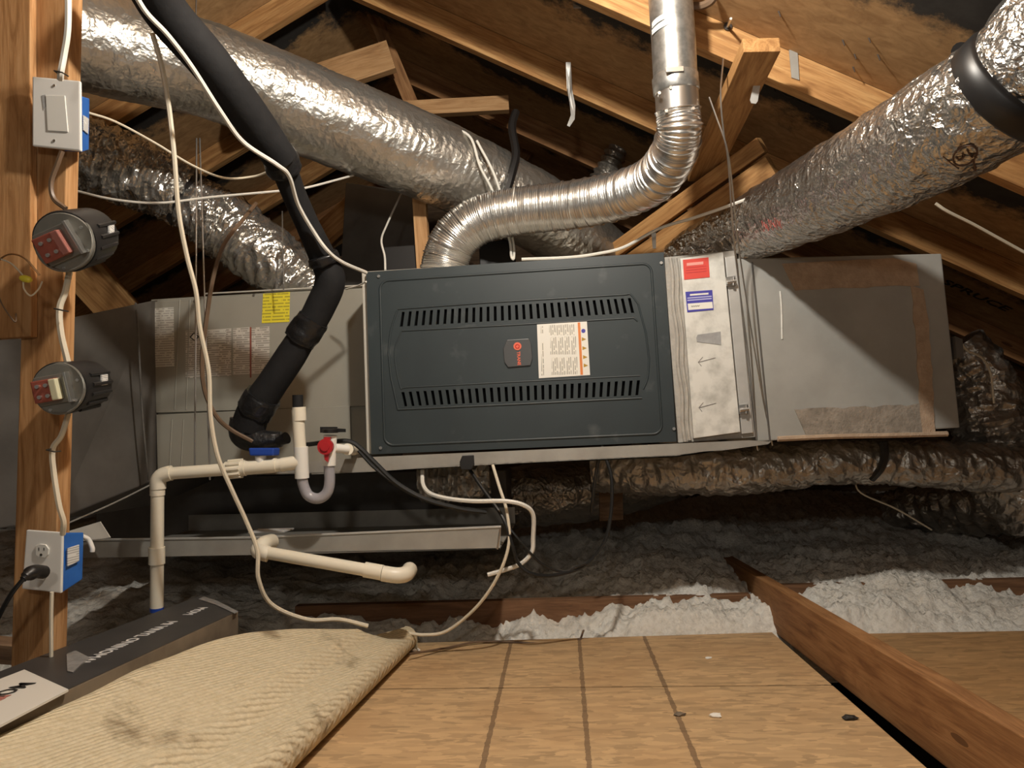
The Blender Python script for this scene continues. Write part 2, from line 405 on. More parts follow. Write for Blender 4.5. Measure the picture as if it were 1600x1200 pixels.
# roof sheathing: two slopes
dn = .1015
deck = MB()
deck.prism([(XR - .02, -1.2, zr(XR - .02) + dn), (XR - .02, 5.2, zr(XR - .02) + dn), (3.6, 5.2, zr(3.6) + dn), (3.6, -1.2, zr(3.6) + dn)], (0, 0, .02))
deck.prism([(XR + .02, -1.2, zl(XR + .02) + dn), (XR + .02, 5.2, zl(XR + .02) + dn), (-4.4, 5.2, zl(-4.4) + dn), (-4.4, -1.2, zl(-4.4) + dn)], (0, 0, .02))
o = make('ceiling', deck.v, deck.f, DECK, base=Vector((0, 0, 0))); tag(o, 'dark and tan underside of the pitched roof sheathing', None, kind='structure')
o = MB().prism([(-4.4, 5.2, -.3), (3.6, 5.2, -.3), (3.6, 5.2, .4), (XR, 5.2, 2.5), (-4.4, 5.2, .4)], (0, .03, 0)).build('wall_back', W_OLD)
tag(o, 'dark gable wall far behind the ducts', None, kind='structure')

def rafter(Y, side, label, mat):
    if side > 0: a, b = Vector((XR + .01, Y, zr(XR + .01))), Vector((3.3, Y, zr(3.3)))
    else: a, b = Vector((XR - .01, Y, zl(XR - .01))), Vector((-4.1, Y, zl(-4.1)))
    up = Vector((math.sin(SL) * (1 if side > 0 else -1), 0, math.cos(SL))) * .0445 + Vector((0, .019, 0))
    o = timber('rafter', a + up, b + up, .089, .038, mat)
    return tag(o, label, 'rafter', 'rafters of the pitched roof')
rafter(2.0, 1, 'bright pine rafter carrying the nail plate and bolt, closest on its slope', W_WARM)
rafter(2.6, 1, 'pine rafter with the long curled metal strap, behind the bright one', W_WARM)
rafter(3.2, 1, 'brown rafter descending behind the short level block', W_BROWN)
rafter(3.8, 1, 'dim brown rafter deep behind the ribbed vent pipe', W_BROWN)
rafter(4.4, 1, 'farthest dim rafter on the slope behind the vent pipe', W_BROWN)
rafter(2.0, -1, 'tan rafter crossing behind the switch plate and big duct', W_WARM)
rafter(2.6, -1, 'tan rafter showing between the big duct and the small crumpled duct', W_WARM)
rafter(3.2, -1, 'brown rafter rising behind the black insulated line', W_WARM)
rafter(3.8, -1, 'dim rafter rising above the big foil duct', W_WARM)
rafter(4.4, -1, 'farthest dim rafter above the big foil duct', W_BROWN)

# floor: OSB boards with a joint, insulation all around
floor = bpy.data.objects.new('floor', None); COL.objects.link(floor); tag(floor, 'attic floor of oriented strand boards', None, kind='structure')
g = lambda x, y: PZ(x, y, 0)
pA, pB = g(600, 1006), g(1206, 988)                 # far edge
s0, s1 = g(500, 1077.5), g(1300, 1070.5)                # joint
e0, e1 = g(1206, 988), g(1448, 1200)
def along(p, q, y): t = (y - p.y) / (q.y - p.y); return Vector((p.x + (q.x - p.x) * t, y, 0))
def atx(p, q, x): t = (x - p.x) / (q.x - p.x); return Vector((x, p.y + (q.y - p.y) * t, 0))
XL = -1.05
rightx = lambda y: e0.x + (e1.x - e0.x) * (y - e0.y) / (e1.y - e0.y)
jy = atx(s0, s1, .55).y
far = [atx(pA, pB, XL), Vector((e0.x, e0.y, 0)), Vector((rightx(jy), atx(s0, s1, rightx(jy)).y + .005, 0)), atx(s0, s1, XL) + Vector((0, .005, 0))]
near = [atx(s0, s1, XL) - Vector((0, .004, 0)), Vector((rightx(jy), atx(s0, s1, rightx(jy)).y - .004, 0)), Vector((rightx(.55), .55, 0)), Vector((XL, .55, 0))]
def seam(xa, ya, xb, yb):
    p, q = g(xa, ya), g(xb, yb); sl = (q.x - p.x) / (q.y - p.y); return (p.x - sl * p.y, sl)
LINES = [seam(798, 1005, 755, 1192), seam(905, 1000, 920, 1192), seam(1006, 994, 1092, 1197)]
OSB = osb_mat('osb_board', (.52, .35, .185), LINES); OSB2 = osb_mat('osb_board_brown', (.42, .25, .11))
for poly in (far, near):
    mb = MB().prism(poly, (0, 0, -.018)); make('osb_board', mb.v, mb.f, OSB, floor, base=Vector((0, 0, 0)))
bx = e0.x + .09
rb = [g(1352, 990), g(1700, 984), Vector((2.4, .5, 0)), Vector((bx, .5, 0)), Vector((bx, g(1352, 990).y, 0))]
mb = MB().prism(rb, (0, 0, -.018)); make('osb_board', mb.v, mb.f, OSB2, floor, base=Vector((0, 0, 0)))
# sub-floor under the boards and the fibre
o = MB().box((-.3, 2.2, -.2), (8.2, 6.4, .04)).build('gypsum_ceiling_below', M('dust_grey', (.16, .14, .12), rough=.9), floor)

# loose-fill insulation, one uncountable mass
def insul_h(x, y):
    fr_ = atx(pA, pB, x).y
    d = y - fr_
    if x > e0.x + .05: d = y - rb[0].y
    if d < 0: return -.05
    base = .035 + .06 * min(1, d / .25) + .11 * max(0, min(1, (d - .25) / .7))
    if x < .25: base -= .045 * min(1, (.25 - x) / .3) * max(0, 1 - max(0, d - .5))
    base -= .035 * max(0, min(1, (x - .85) / .3)) * max(0, 1 - max(0, d - .15) * 2)
    base += .05 * noise.noise(Vector((x * 2.3, y * 2.3, 1.7)))
    rough = .030 * noise.noise(Vector((x * 11, y * 11, 4))) + .016 * noise.noise(Vector((x * 27, y * 27, 9))) + .016 * noise.noise(Vector((x * 60, y * 60, 2))) + .013 * noise.noise(Vector((x * 120, y * 120, 2)))
    e = min(1, d / .06)
    return -.012 + (base + .012) * (e ** .6) + rough * (.4 + .6 * e)
vs, fs = [], []
def grid_rows():
    y = 2.05; out = []
    while y < 5.15:
        out.append(y); y += .0075 if y < 2.9 else (.02 if y < 3.6 else .045)
    return out
rows = grid_rows(); xs = []
x = -3.2
while x < 3.2: xs.append(x); x += .009 if -.6 < x < 2.0 else .03
for y in rows:
    for x in xs: vs.append(Vector((x, y, insul_h(x, y))))
nx = len(xs)
for j in range(len(rows) - 1):
    for i in range(nx - 1): fs.append((j * nx + i, j * nx + i + 1, (j + 1) * nx + i + 1, (j + 1) * nx + i))
me = bpy.data.meshes.new('blown_insulation'); me.from_pydata(vs, [], fs); me.materials.append(INSUL)
me.polygons.foreach_set('use_smooth', [True] * len(me.polygons))
o = bpy.data.objects.new('blown_insulation', me); COL.objects.link(o)
tag(o, 'fluffy white blown insulation heaped beyond the floor boards', 'insulation', kind='stuff')

# ================================================================== TIMBERS
# joist on edge at the floor's side
j0, j1 = g(1217, 990), g(1482, 1200); jd = (j1 - j0).normalized(); jn = Vector((-jd.y, jd.x, 0)); jn = jn if jn.x > 0 else -jn
ja = j0 + jn * .02 + Vector((0, 0, .058)) - jd * .86; jb = j0 + jn * .02 + Vector((0, 0, .068)) + jd * 1.7
tag(timber('floor_joist', ja, jb, .135, .04, W_BROWN, side=(1, 0, 0)), 'brown floor joist standing on edge beside the strand boards', 'joist')
o = timber('ceiling_joist', (-.9, atx(pA, pB, .3).y + .16, .030), (rightx(2.4) - .02, atx(pA, pB, .3).y + .19, .030), .10, .038, W_RED, side=(0, 1, 0))
tag(o, 'reddish joist half buried in insulation under the furnace', 'joist')
o = timber('ceiling_joist', (rightx(2.4) + .06, 2.60, .045), (2.6, 2.64, .045), .10, .038, W_RED, side=(0, 1, 0))
tag(o, 'reddish joist half buried in insulation past the floor joist', 'joist')
# post and the board beside it
YP = 1.45
o = timber('support_post', PY(58, 1150, YP + .02), PY(92, -90, YP + .02), .085, .04, W_POST, side=(0, 1, 0))
tag(o, 'tall pine post carrying the switch and outlet boxes', 'post')
tag(timber('gusset_board', PY(-14, -110, YP - .012), PY(-15, 531, YP - .012), .182, .02, W_POST, side=(0, 1, 0)), 'wide pine board nailed to the post behind the switch plate', 'board')
tag(timber('low_board', PD(-60, 1010, 1.75), PD(75, 1022, 1.9), .05, .04, W_OLD, side=(0, 1, 0)), 'dusty low board behind the foot of the post', 'board')
o = timber('truss_web', PD(118, 410, 2.9), PD(235, 540, 3.1), .15, .038, W_WARM, side=(0, 1, 0)); tag(o, 'tan truss web slanting down beside the post to the dark plenum', 'web board')
# webs on the right
tag(timber('truss_web', PD(1190, 70, 1.86), PD(1096, 275, 2.5), .089, .038, W_WARM, side=(0, .45, 1)), 'slanted web board crossing in front of the bright rafter', 'web board')
d0, d1 = PD(1192, 226, 2.3), PD(925, 418, 2.75); sd = (PD(1195, 255, 2.55) - PD(1185, 225, 2.55))
tag(timber('truss_web', d0, d1, .05, .04, W_WARM, side=(0, 1, 0)), 'upper of two diagonal boards running down behind the vent bend', 'web board')
tag(timber('truss_web', d0 + Vector((.03, 0, -.075)), d1 + Vector((.03, 0, -.075)), .085, .04, W_WARM, side=(0, 1, 0)), 'lower of two diagonal boards running down to the furnace top', 'web board')
tag(timber('blocking', PD(630, 172, 3.05), PD(795, 163, 3.05), .06, .038, W_PALE, side=(0, 1, 0)), 'short level pine block above the big duct', 'block')
tag(timber('stud', PD(655, 300, 2.62), PD(664, 440, 2.62), .045, .04, W_PALE, side=(0, 1, 0)), 'short pine stud behind the foot of the ribbed vent', 'stud')
tag(timber('truss_web', PD(584, 22, 3.1), PD(655, 190, 3.1), .055, .038, W_BROWN, side=(0, 1, 0)), 'dark web board falling steeply from the roof peak', 'web board')
tag(timber('truss_web', PD(880, 150, 3.75), PD(700, 420, 3.75), .07, .038, W_BROWN, side=(0, 1, 0)), 'dim web board behind the strap hung duct', 'web board')
tag(timber('truss_web', PD(380, 165, 3.0), PD(612, 88, 3.0), .12, .038, W_PALE, side=(0, 1, 0)), 'pale web board above the big duct ending at the peak', 'web board')
tag(timber('truss_web', PD(450, 420, 3.2), PD(560, 320, 3.2), .11, .038, W_WARM, side=(0, 1, 0)), 'tan web board seen beside the black insulated line', 'web board')

# ================================================================== FURNACE
YD = 2.2
FU = thing('furnace', 'slate blue furnace door with two rows of vent slots, hung on its side', 'furnace', PY(815, 700, YD + .3))
fc = [(572, 425), (1037, 394), (1057, 690), (580, 710)]
cab = MB().prism(px([(565, 424.5), (1036, 395), (1056, 689), (573, 710)], YD + .018), (0, .66, 0)); cab.build('cabinet', CASE_EDGE, FU, bevel=.003)
def D(u, v):
    x = (fc[0][0] * (1 - u) + fc[1][0] * u) * (1 - v) + (fc[3][0] * (1 - u) + fc[2][0] * u) * v
    y = (fc[0][1] * (1 - u) + fc[1][1] * u) * (1 - v) + (fc[3][1] * (1 - u) + fc[2][1] * u) * v
    return x, y
def uvrect(u0, v0, u1, v1, r=0, n=6):
    if not r: return [D(u0, v0), D(u1, v0), D(u1, v1), D(u0, v1)]
    ru, rv = r, r * 1.62; out = []
    for cx, cy, a0 in ((u1 - ru, v0 + rv, -90), (u1 - ru, v1 - rv, 0), (u0 + ru, v1 - rv, 90), (u0 + ru, v0 + rv, 180)):
        for k in range(n + 1):
            a = R(a0 + 90 * k / n); out.append(D(cx + ru * math.cos(a), cy + rv * math.sin(a)))
    return out
# door sheet built around two long openings
rowA = [(624, 484), (990, 463), (993, 492), (622, 513)]; rowB = [(624, 611), (1001, 590), (1003, 619), (628, 639)]
def inv(p):   # pixel to door u,v
    u, v = .5, .5
    for _ in range(12):
        x, y = D(u, v); e = 1e-3
        xu, yu = D(u + e, v); xv, yv = D(u, v + e)
        a, b, c, d = (xu - x) / e, (xv - x) / e, (yu - y) / e, (yv - y) / e; det = a * d - b * c
        rx, ry = p[0] - x, p[1] - y; u += (d * rx - b * ry) / det; v += (-c * rx + a * ry) / det
    return u, v
ra = [inv(p) for p in rowA]; rb_ = [inv(p) for p in rowB]
ua0, ua1 = sum(p[0] for p in (ra[0], ra[3])) / 2, sum(p[0] for p in (ra[1], ra[2])) / 2
va0, va1 = (ra[0][1] + ra[1][1]) / 2, (ra[2][1] + ra[3][1]) / 2
ub0, ub1 = (rb_[0][0] + rb_[3][0]) / 2, (rb_[1][0] + rb_[2][0]) / 2
vb0, vb1 = (rb_[0][1] + rb_[1][1]) / 2, (rb_[2][1] + rb_[3][1]) / 2
door = MB()
for (u0, v0, u1, v1) in ((0, 0, 1, va0), (0, va0, ua0, va1), (ua1, va0, 1, va1), (0, va1, 1, vb0), (0, vb0, ub0, vb1), (ub1, vb0, 1, vb1), (0, vb1, 1, 1)):
    door.prism(px(uvrect(u0, v0, u1, v1), YD), (0, .0175, 0))
DO = door.build('door', DOORMAT, FU)
back = MB().prism(px(uvrect(ua0 - .01, va0 - .01, ua1 + .01, va1 + .01), YD + .012), (0, .004, 0)).prism(px(uvrect(ub0 - .01, vb0 - .01, ub1 + .01, vb1 + .01), YD + .012), (0, .004, 0))
back.build('vent_recess', BLACKIN, DO)
for (u0, u1, v0, v1, sgn) in ((ua0, ua1, va0, va1, 1), (ub0, ub1, vb0, vb1, -1)):
    lv = MB(); n = 33; p = (u1 - u0) / (n + .0)
    lv.prism(px(uvrect(u0, v0, u1, v0 + .010), YD), (0, .01, 0)); lv.prism(px(uvrect(u0, v1 - .010, u1, v1), YD), (0, .01, 0))
    for i in range(n + 1):
        c = u0 + p * i; h = p * .30; f = (i / n - .5)
        sk = f * .010 * sgn
        q = [D(max(u0, c - h - sk), v0 + .004), D(min(u1, c + h - sk), v0 + .004), D(min(u1, c + h + sk), v1 - .004), D(max(u0, c - h + sk), v1 - .004)]
        lv.prism(px(q, YD - .0005), (0, .010, 0))
    o = lv.build('louver_bars', DOORMAT, DO); o['kind'] = 'stuff'
# embossing
def ridge(name, pts, r, Y, parent, mat=DOORMAT, closed=False, flat=.5):
    dp = []
    for (x0, y0), (x1, y1) in zip(pts[:-1], pts[1:]):
        dp.append((x0, y0))
        if math.hypot(x1 - x0, y1 - y0) > 40: dp += [(x0 + (x1 - x0) * t, y0 + (y1 - y0) * t) for t in (.04, .25, .5, .75, .96)]
    dp.append(pts[-1]); P_ = spline([PY(x, y, Y) for x, y in dp], 3)
    return MB().tube(P_, r, 8).build(name, mat, parent, True)
rim = uvrect(.045, .055, .955, .955, .03, 5); rim.append(rim[0])
ridge('embossed_rim', rim, .0042, YD + .0012, DO)
ridge('embossed_ridge', [(622, 483), (760, 473), (985, 460), (997, 475), (1009, 520), (1014, 560), (1012, 590), (1005, 608)], .0032, YD + .0008, DO)
ridge('embossed_ridge', [(621, 485), (611, 515), (607, 550), (611, 590), (622, 640), (800, 632), (1003, 622)], .0034, YD + .0008, DO)
ridge('embossed_ridge', [(628, 517), (800, 508), (990, 497), (996, 502)], .0030, YD + .0008, DO)
ridge('embossed_ridge', [(628, 517), (617, 545), (619, 575), (626, 606), (800, 597), (1000, 587)], .0026, YD + .0010, DO)
for (x, y) in ((1033, 411), (1053, 670), (592, 432), (595, 700)):
    c = PY(x, y, YD); MB().cyl(c + Vector((0, .004, 0)), c + Vector((0, -.004, 0)), .0045, 12).build('screw', STEEL, DO, True)
bd = [(792, 531), (826, 529), (830, 537), (832, 560), (829, 571), (794, 574), (788, 566), (786, 545)]
BG = plate('badge', bd, YD - .005, .008, BADGE, FU, bevel=.0015)
cc = PY(808.5, 541, YD - .0065); MB().cyl(cc, cc + Vector((0, .003, 0)), .0115, 24).build('badge_emblem', INKSALMON, BG)
MB().tube([cc + Vector((.0055 * math.cos(a * .52), -.0006, .0055 * math.sin(a * .52))) for a in range(13)], .0012, 6).build('emblem_ring', INKRED, BG)
text_mesh('badge_lettering', 'TRANE', .0125, INKSALMON, basis((.03, 0, -1), (1, 0, .03), PY(810.5, 560, YD - .0058)), BG, .0006, bold=.0004)
LB = plate('warning_label', [(839, 507), (917, 502), (922, 586), (842, 591)], YD - .0012, .0015, PAPERW, FU)
for k, (x0, y0, x1, y1) in enumerate(((858, 508, 868, 524), (868, 508, 878, 524), (878, 507, 888, 524), (888, 507, 898, 524), (860, 527, 870, 554), (871, 527, 880, 554), (881, 526, 890, 554), (892, 526, 900, 554), (862, 559, 872, 586), (873, 559, 883, 586), (884, 558, 893, 585), (894, 558, 902, 585), (845, 510, 849, 521), (846, 535, 850, 587))):
    plate('print_block', [(x0, y0), (x1, y0 - .5), (x1, y1 - .5), (x0, y1)], YD - .0015, .0005, PRINT_V, LB)
plate('orange_bar', [(902.5, 504), (906.5, 503.8), (911, 585.5), (907, 585.7)], YD - .0017, .0006, INKORANGE, LB)
c = PY(911.5, 517, YD - .0017); MB().cyl(c, c + Vector((0, .0006, 0)), .006, 16).build('label_disc', INKBLUE, LB)
for (x, y) in ((912, 530), (913, 544), (914, 558), (915, 571)):
    plate('warning_triangle', [(x - 3, y - 3), (x + 4, y), (x - 3, y + 3)], YD - .0017, .0006, M('amber_print', (.45, .26, .02)), LB)

# base rail under the furnace
rail = MB().prism(px([(400, 728), (580, 714), (1057, 693), (1170, 688), (1205, 690), (1200, 694), (1056, 714), (720, 729), (575, 739), (400, 744)], YD - .004), (0, .004, 0))
rail.prism(px([(400, 741), (575, 736), (720, 726), (1056, 711), (1200, 692), (1200, 694), (1056, 714), (720, 729), (575, 739), (400, 744)], YD - .004), (0, .06, 0))
tag(rail.build('angle_rail', GALV_DULL), 'long galvanised angle rail running under the furnace and coil cabinet', 'rail')

# ================================================================== COIL CABINET
YC = 2.41
CO = thing('coil_cabinet', 'taupe steel coil cabinet covered in paper labels beside the furnace door', 'coil cabinet', PY(400, 725, YC + .25))
MB().prism(px([(236, 468), (570, 447), (578, 725), (246, 744)], YC + .012), (0, .5, 0)).build('case', CASE, CO, bevel=.002)
plate('upper_panel', [(239, 472), (572, 450), (576, 634), (244, 645)], YC, .012, CASE, CO, bevel=.0015)
plate('lower_panel', [(244, 648), (546, 634), (549, 722), (246, 738)], YC - .004, .014, CASE, CO, bevel=.0015)
for x0, x1 in ((281, 273), (297, 291)):
    MB().tube([PY(x0, 468, YC), PY(x1, 640, YC)], .0022, 6).build('pressed_rib', CASE, CO, True)
    MB().tube([PY(x1 - 4, 655, YC - .004), PY(x1 - 8, 730, YC - .004)], .0022, 6).build('pressed_rib', CASE, CO, True)
MB().tube([PY(320, 459, YC + .004), PY(568, 446, YC + .004)], .003, 6).build('top_flange', CASE_EDGE, CO, True)
for (x, y) in ((397, 461), (305, 470)):
    c = PY(x, y, YC); MB().cyl(c, c + Vector((0, -.004, 0)), .004, 10).build('screw', STEEL, CO, True)
def label(name, poly, mat, parent, Y): return plate(name, poly, Y - .0012, .0015, mat, parent)
L1 = label('paper_label', [(240, 482), (271, 480), (272, 572), (243, 574)], PRINT_H, CO, YC)
L2 = label('paper_label', [(290, 517), (361, 513), (361, 587), (290, 591)], PRINT_D, CO, YC)
plate('diamond_mark', [(296, 527), (303, 519), (311, 526), (304, 533)], YC - .0018, .0006, INKBLACK, L2)
plate('diamond_mark', [(298.5, 527), (303, 521.5), (308.5, 526), (304, 531)], YC - .0022, .0006, PAPERW, L2)
plate('header_block', [(325, 516), (353, 514.5), (353, 536), (325, 537)], YC - .0018, .0006, PRINT_H, L2)
label('paper_label', [(364, 513), (390, 511), (390, 585), (364, 587)], PRINT_D, CO, YC)
label('paper_label', [(393, 512), (421, 510), (421, 584), (393, 585)], PRINT_D, CO, YC)
plate('rust_streak', [(390.5, 511), (392.5, 511), (392.5, 590), (390.5, 590)], YC - .0016, .0012, TERRA, CO)
label('yellow_label', [(411, 459), (453, 456), (452, 503), (409, 505)], PRINT_Y, CO, YC)

# ================================================================== DARK PLENUM at the coil end
PL = thing('supply_plenum', 'charcoal duct board plenum behind the post', 'plenum', PY(120, 800, 2.35))
fr_ = [PY(244, 468, YC + .005), PY(246, 748, YC + .005)]; md = [PD(95, 499, 2.14), PD(88, 812, 2.14)]; en = [PD(-60, 512, 2.05), PD(-80, 838, 2.05)]
for a, b, nm in ((fr_, md, 'tapered_panel'), (md, en, 'front_panel')):
    MB().prism([a[0], a[1], b[1], b[0]], [p + Vector((0, .55, 0)) for p in (a[0], a[1], b[1], b[0])]).build(nm, BOARDDARK, PL, bevel=.004)
MB().tube(spline([PY(212, 474, 2.36), PD(216, 520, 2.365), PD(222, 640, 2.365), PD(232, 750, 2.375)], 6), .003, 8).build('mastic_seam', M('dark_mastic', (.10, .092, .082), (.15, .138, .124), 20, rough=.7, bump=.5, bscale=60), PL, True)
MB().tube(spline([PD(105, 818, 2.12), PD(180, 785, 2.25), PD(246, 752, 2.38)], 6), .0025, 6).build('foil_tape_edge', GALV_DULL, PL, True)

# ================================================================== FILTER RACK
YF = 2.2
FI = thing('filter_rack', 'galvanised filter rack with red and blue stickers between furnace and plenum', 'filter rack', PY(1110, 690, YF + .3))
MB().prism(px([(1037, 402), (1150, 391), (1180, 683), (1060, 692)], YF + .014), (0, .6, 0)).build('housing', MASTIC_GREY, FI, bevel=.002)
FD = plate('filter_door', [(1063, 404), (1130, 394), (1157, 675), (1084, 685)], YF - .004, .016, FILTERDOOR, FI, bevel=.0015)
plate('side_flange', [(1133, 402), (1150, 400), (1177, 676), (1159, 678)], YF + .004, .01, GALV, FI, bevel=.001)
for (a, b) in (((1047, 404), (1070, 690)), ((1055, 404), (1077, 688))):
    MB().tube(spline([PY(a[0] + (b[0] - a[0]) * t + 1.5 * math.sin(t * 19), a[1] + (b[1] - a[1]) * t, YF + .012) for t in [i / 14 for i in range(15)]], 3), .006, 7).build('mastic_seam', MASTIC_GREY, FI, True)
RS = plate('red_sticker', [(1067, 406), (1107, 402), (1109, 433), (1069, 437)], YF - .0055, .0015, M('red_sticker', (.72, .07, .05), rough=.45), FD)
plate('sticker_heading', [(1073, 411), (1099, 408.5), (1099, 413), (1073, 415.5)], YF - .006, .0006, INKPINK, RS)
for yy in (418, 422, 426): plate('sticker_line', [(1072, yy), (1104, yy - 3), (1104, yy - 2), (1072, yy + 1)], YF - .006, .0006, M('red_line', (.55, .04, .04)), RS)
BS = plate('blue_sticker', [(1071, 456), (1113, 453), (1115, 484), (1074, 488)], YF - .0055, .0015, M('blue_sticker', (.055, .05, .36), rough=.45), FD)
plate('sticker_heading', [(1078, 459.5), (1107, 457.3), (1107, 460), (1078, 462.2)], YF - .006, .0006, PAPERW, BS)
for yy in (465, 468.5): plate('sticker_line', [(1074, yy), (1112, yy - 3), (1112, yy - 1.3), (1074, yy + 1.7)], YF - .006, .0006, INKLILAC, BS)
plate('sticker_field', [(1074.5, 474.5), (1113, 471.5), (1114, 481.5), (1075.5, 484.5)], YF - .006, .0006, PAPERW, BS)
MB().tube([PY(1080 + i * 1.6, 478.5 - i * .1 + (1.2 if i % 2 else -1), YF - .0068) for i in range(9)], .0006, 5).build('pen_note', INKBLACK, BS)
plate('tape_patch', [(1090, 523), (1126, 518), (1127, 539), (1089, 534), (1088, 528)], YF - .0055, .0015, TAPEGREY, FD)
for (x, y) in ((1106, 563), (1107, 634)):
    st = MB().tube([PY(x + 12, y - 4, YF - .0045), PY(x - 14, y + 3, YF - .0045)], .0009, 5)
    st.tube([PY(x - 8, y - 5, YF - .0045), PY(x - 15, y + 3, YF - .0045), PY(x - 10, y + 9, YF - .0045)], .0009, 5)
    st.build('pen_arrow', M('pencil', (.18, .17, .16)), FD)
for (x, y) in ((1142, 440), (1162, 640)):
    la = MB().prism(px([(x - 8, y - 7), (x + 7, y - 9), (x + 8, y + 5), (x - 7, y + 7)], YF - .006), (0, .012, 0))
    la.tube([PY(x - 6, y + 1, YF - .012), PY(x + 8, y - 1, YF - .012)], .006, 8)
    la.tube([PY(x + 4, y - 7, YF - .012), PY(x + 4, y + 6, YF - .012)], .0045, 8)
    la.build('latch', STEEL, FI, True)

# ================================================================== RETURN PLENUM
YR = 2.225
RP = thing('return_plenum', 'large grey duct board plenum with tan mastic frame past the filter rack', 'plenum', PY(1320, 685, YR + .3))
fr4 = [PY(1150, 404, YR), PY(1471, 396, YR + .05), PY(1500, 668, YR + .05), PY(1182, 690, YR)]
MB().prism(fr4, [p + Vector((0, .55, 0)) for p in fr4]).build('box', BOARDGREY, RP, bevel=.004)
def rp(x, y, n=0):
    lx = 1150 + 32 * (y - 404) / 286; rx = 1471 + 29 * (y - 396) / 272; t = (x - lx) / (rx - lx); return PY(x, y, YR + .05 * t - n)
def mastic(poly, name='mastic_band', mat=MASTIC, n=.003):
    front = [rp(x, y, n) for x, y in poly]; MB().prism(front, (0, .005, 0)).build(name, mat, RP)
def jag(a, b, n, amp): return [(a[0] + (b[0] - a[0]) * i / n + random.uniform(-amp, amp), a[1] + (b[1] - a[1]) * i / n + random.uniform(-amp, amp)) for i in range(n)]
mastic([(1222, 412)] + jag((1222, 412), (1420, 402), 8, .6)[1:] + [(1432, 412), (1437, 446)] + jag((1425, 446), (1228, 454), 14, 1.4))
mastic(jag((1424, 446), (1430, 520), 8, 1.5) + jag((1430, 520), (1440, 655), 12, 1.8) + [(1442, 678), (1462, 676)] + jag((1461, 660), (1453, 520), 12, 1.5) + jag((1452, 510), (1440, 440), 6, 1.2), n=.0034)
mastic(jag((1242, 640), (1440, 632), 18, 1.8) + [(1458, 628), (1458, 676)] + jag((1440, 679), (1240, 682), 10, 1.0), n=.0030, mat=M('brown_mastic', (.22, .19, .155), (.36, .31, .255), 30, rough=.85, bump=.7, bscale=110))
MB().tube(spline([rp(1215, 686), rp(1300, 682), rp(1400, 680), rp(1480, 678)], 5), .008, 7).build('bottom_bead', MASTIC, RP, True)
MB().tube(spline([rp(1219, 455), rp(1221, 480), rp(1222, 530)], 5), .003, 6).build('paint_drip', FILTERDOOR, RP, True)
MB().tube(spline([rp(1175, 410, .002), rp(1190, 560, .002), rp(1203, 690, .002)], 5), .0025, 6).build('joint_line', BOARDDARK, RP, True)
plate('corner_tab', [(1492, 525), (1504, 530), (1506, 558), (1495, 560)], YR + .04, .03, BOARDDARK, RP)

# ================================================================== FLEX DUCTS
A_, apts, arr = flexduct('foil_flex_duct', [(60, 40, 1.95), (180, 75, 2.07), (330, 112, 2.22), (480, 172, 2.36), (640, 236, 2.50), (760, 290, 2.62), (860, 345, 2.70), (950, 420, 2.8)],
                         [.131, .131, .133, .138, .136, .135, .132, .13], FOIL_SOFT, .022, .0005, .0030, 6, 80, .006, seed=1, fold=.0006)
tag(A_, 'big taut foil duct crossing high behind the black insulated line', 'flex duct')
n = len(apts)
cable('duct_strap', [(806, 175, 2.62), (800, 200, 2.58), (806, 240, 2.53), (800, 270, 2.50), (792, 300, 2.48)], .014, RUBBER, 'black hanging strap holding up the big foil duct', 'strap')
bv = None
S_ = thing('foil_flex_duct', 'small crumpled shiny duct dropping behind the post to the coil cabinet', 'flex duct', PD(280, 300, 2.6))
s1_, sp1, sr1 = flexduct('duct_upper_run', [(60, 205, 2.45), (140, 242, 2.5), (215, 272, 2.55), (290, 308, 2.6)], [.098, .104, .102, .085], FOIL_WILD, .038, .001, .009, 12, 72, .005, S_, seed=5, fold=.017)
s2_, sp2, sr2 = flexduct('duct_lower_run', [(288, 310, 2.6), (345, 348, 2.62), (415, 400, 2.65), (480, 450, 2.68), (520, 490, 2.7)], [.085, .105, .1, .098, .09], FOIL_WILD, .038, .001, .008, 12, 72, .005, S_, seed=9, fold=.012)
band('duct_strap', sp2, sr2, 0, 4, .014, RUBBER, S_)
RD = thing('foil_flex_duct', 'big creased foil duct rising from the return plenum', 'flex duct', PD(1300, 320, 2.1))
r1, rp1, rr1 = flexduct('duct_run', [(1062, 418, 2.42), (1105, 390, 2.36), (1190, 348, 2.2), (1290, 300, 1.92), (1380, 254, 1.70), (1470, 204, 1.52), (1540, 162, 1.42), (1600, 122, 1.36)],
                        [.080, .090, .096, .103, .107, .110, .112, .110], FOIL, .03, .0004, .0050, 9, 80, .005, RD, seed=12, fold=.0016)
r2, rp2, rr2 = flexduct('duct_elbow', [(1575, 158, 1.39), (1612, 105, 1.35), (1660, 45, 1.32), (1740, -60, 1.3)], [.100, .108, .110, .110], FOIL, .03, .0004, .0055, 10, 80, .005, RD, seed=15, fold=.0025)
q0 = PD(1585, 136, 1.375); ax = (PD(1610, 112, 1.345) - PD(1550, 166, 1.41)).normalized()
MB().tube([q0 - ax * .026, q0 - ax * .02, q0 + ax * .02, q0 + ax * .026], [.112, .1185, .1185, .112], 56, True).build('duct_strap', RUBBER, RD, True)
me = r1.data; off = parent_loc(r1)
bvh = BVHTree.FromPolygons([v.co + off for v in me.vertices], [tuple(p.vertices) for p in me.polygons])
def on_duct(x, y, lift=.0012):
    h = bvh.ray_cast(CAM, ray(x, y).normalized())
    return (h[0] - ray(x, y).normalized() * lift) if h[0] else None
def stroke(mb, pts, r=.0012):
    q = [on_duct(x, y) for x, y in pts]; q = [p for p in q if p is not None]
    if len(q) > 1: mb.tube(q, r, 5)
ul = MB()
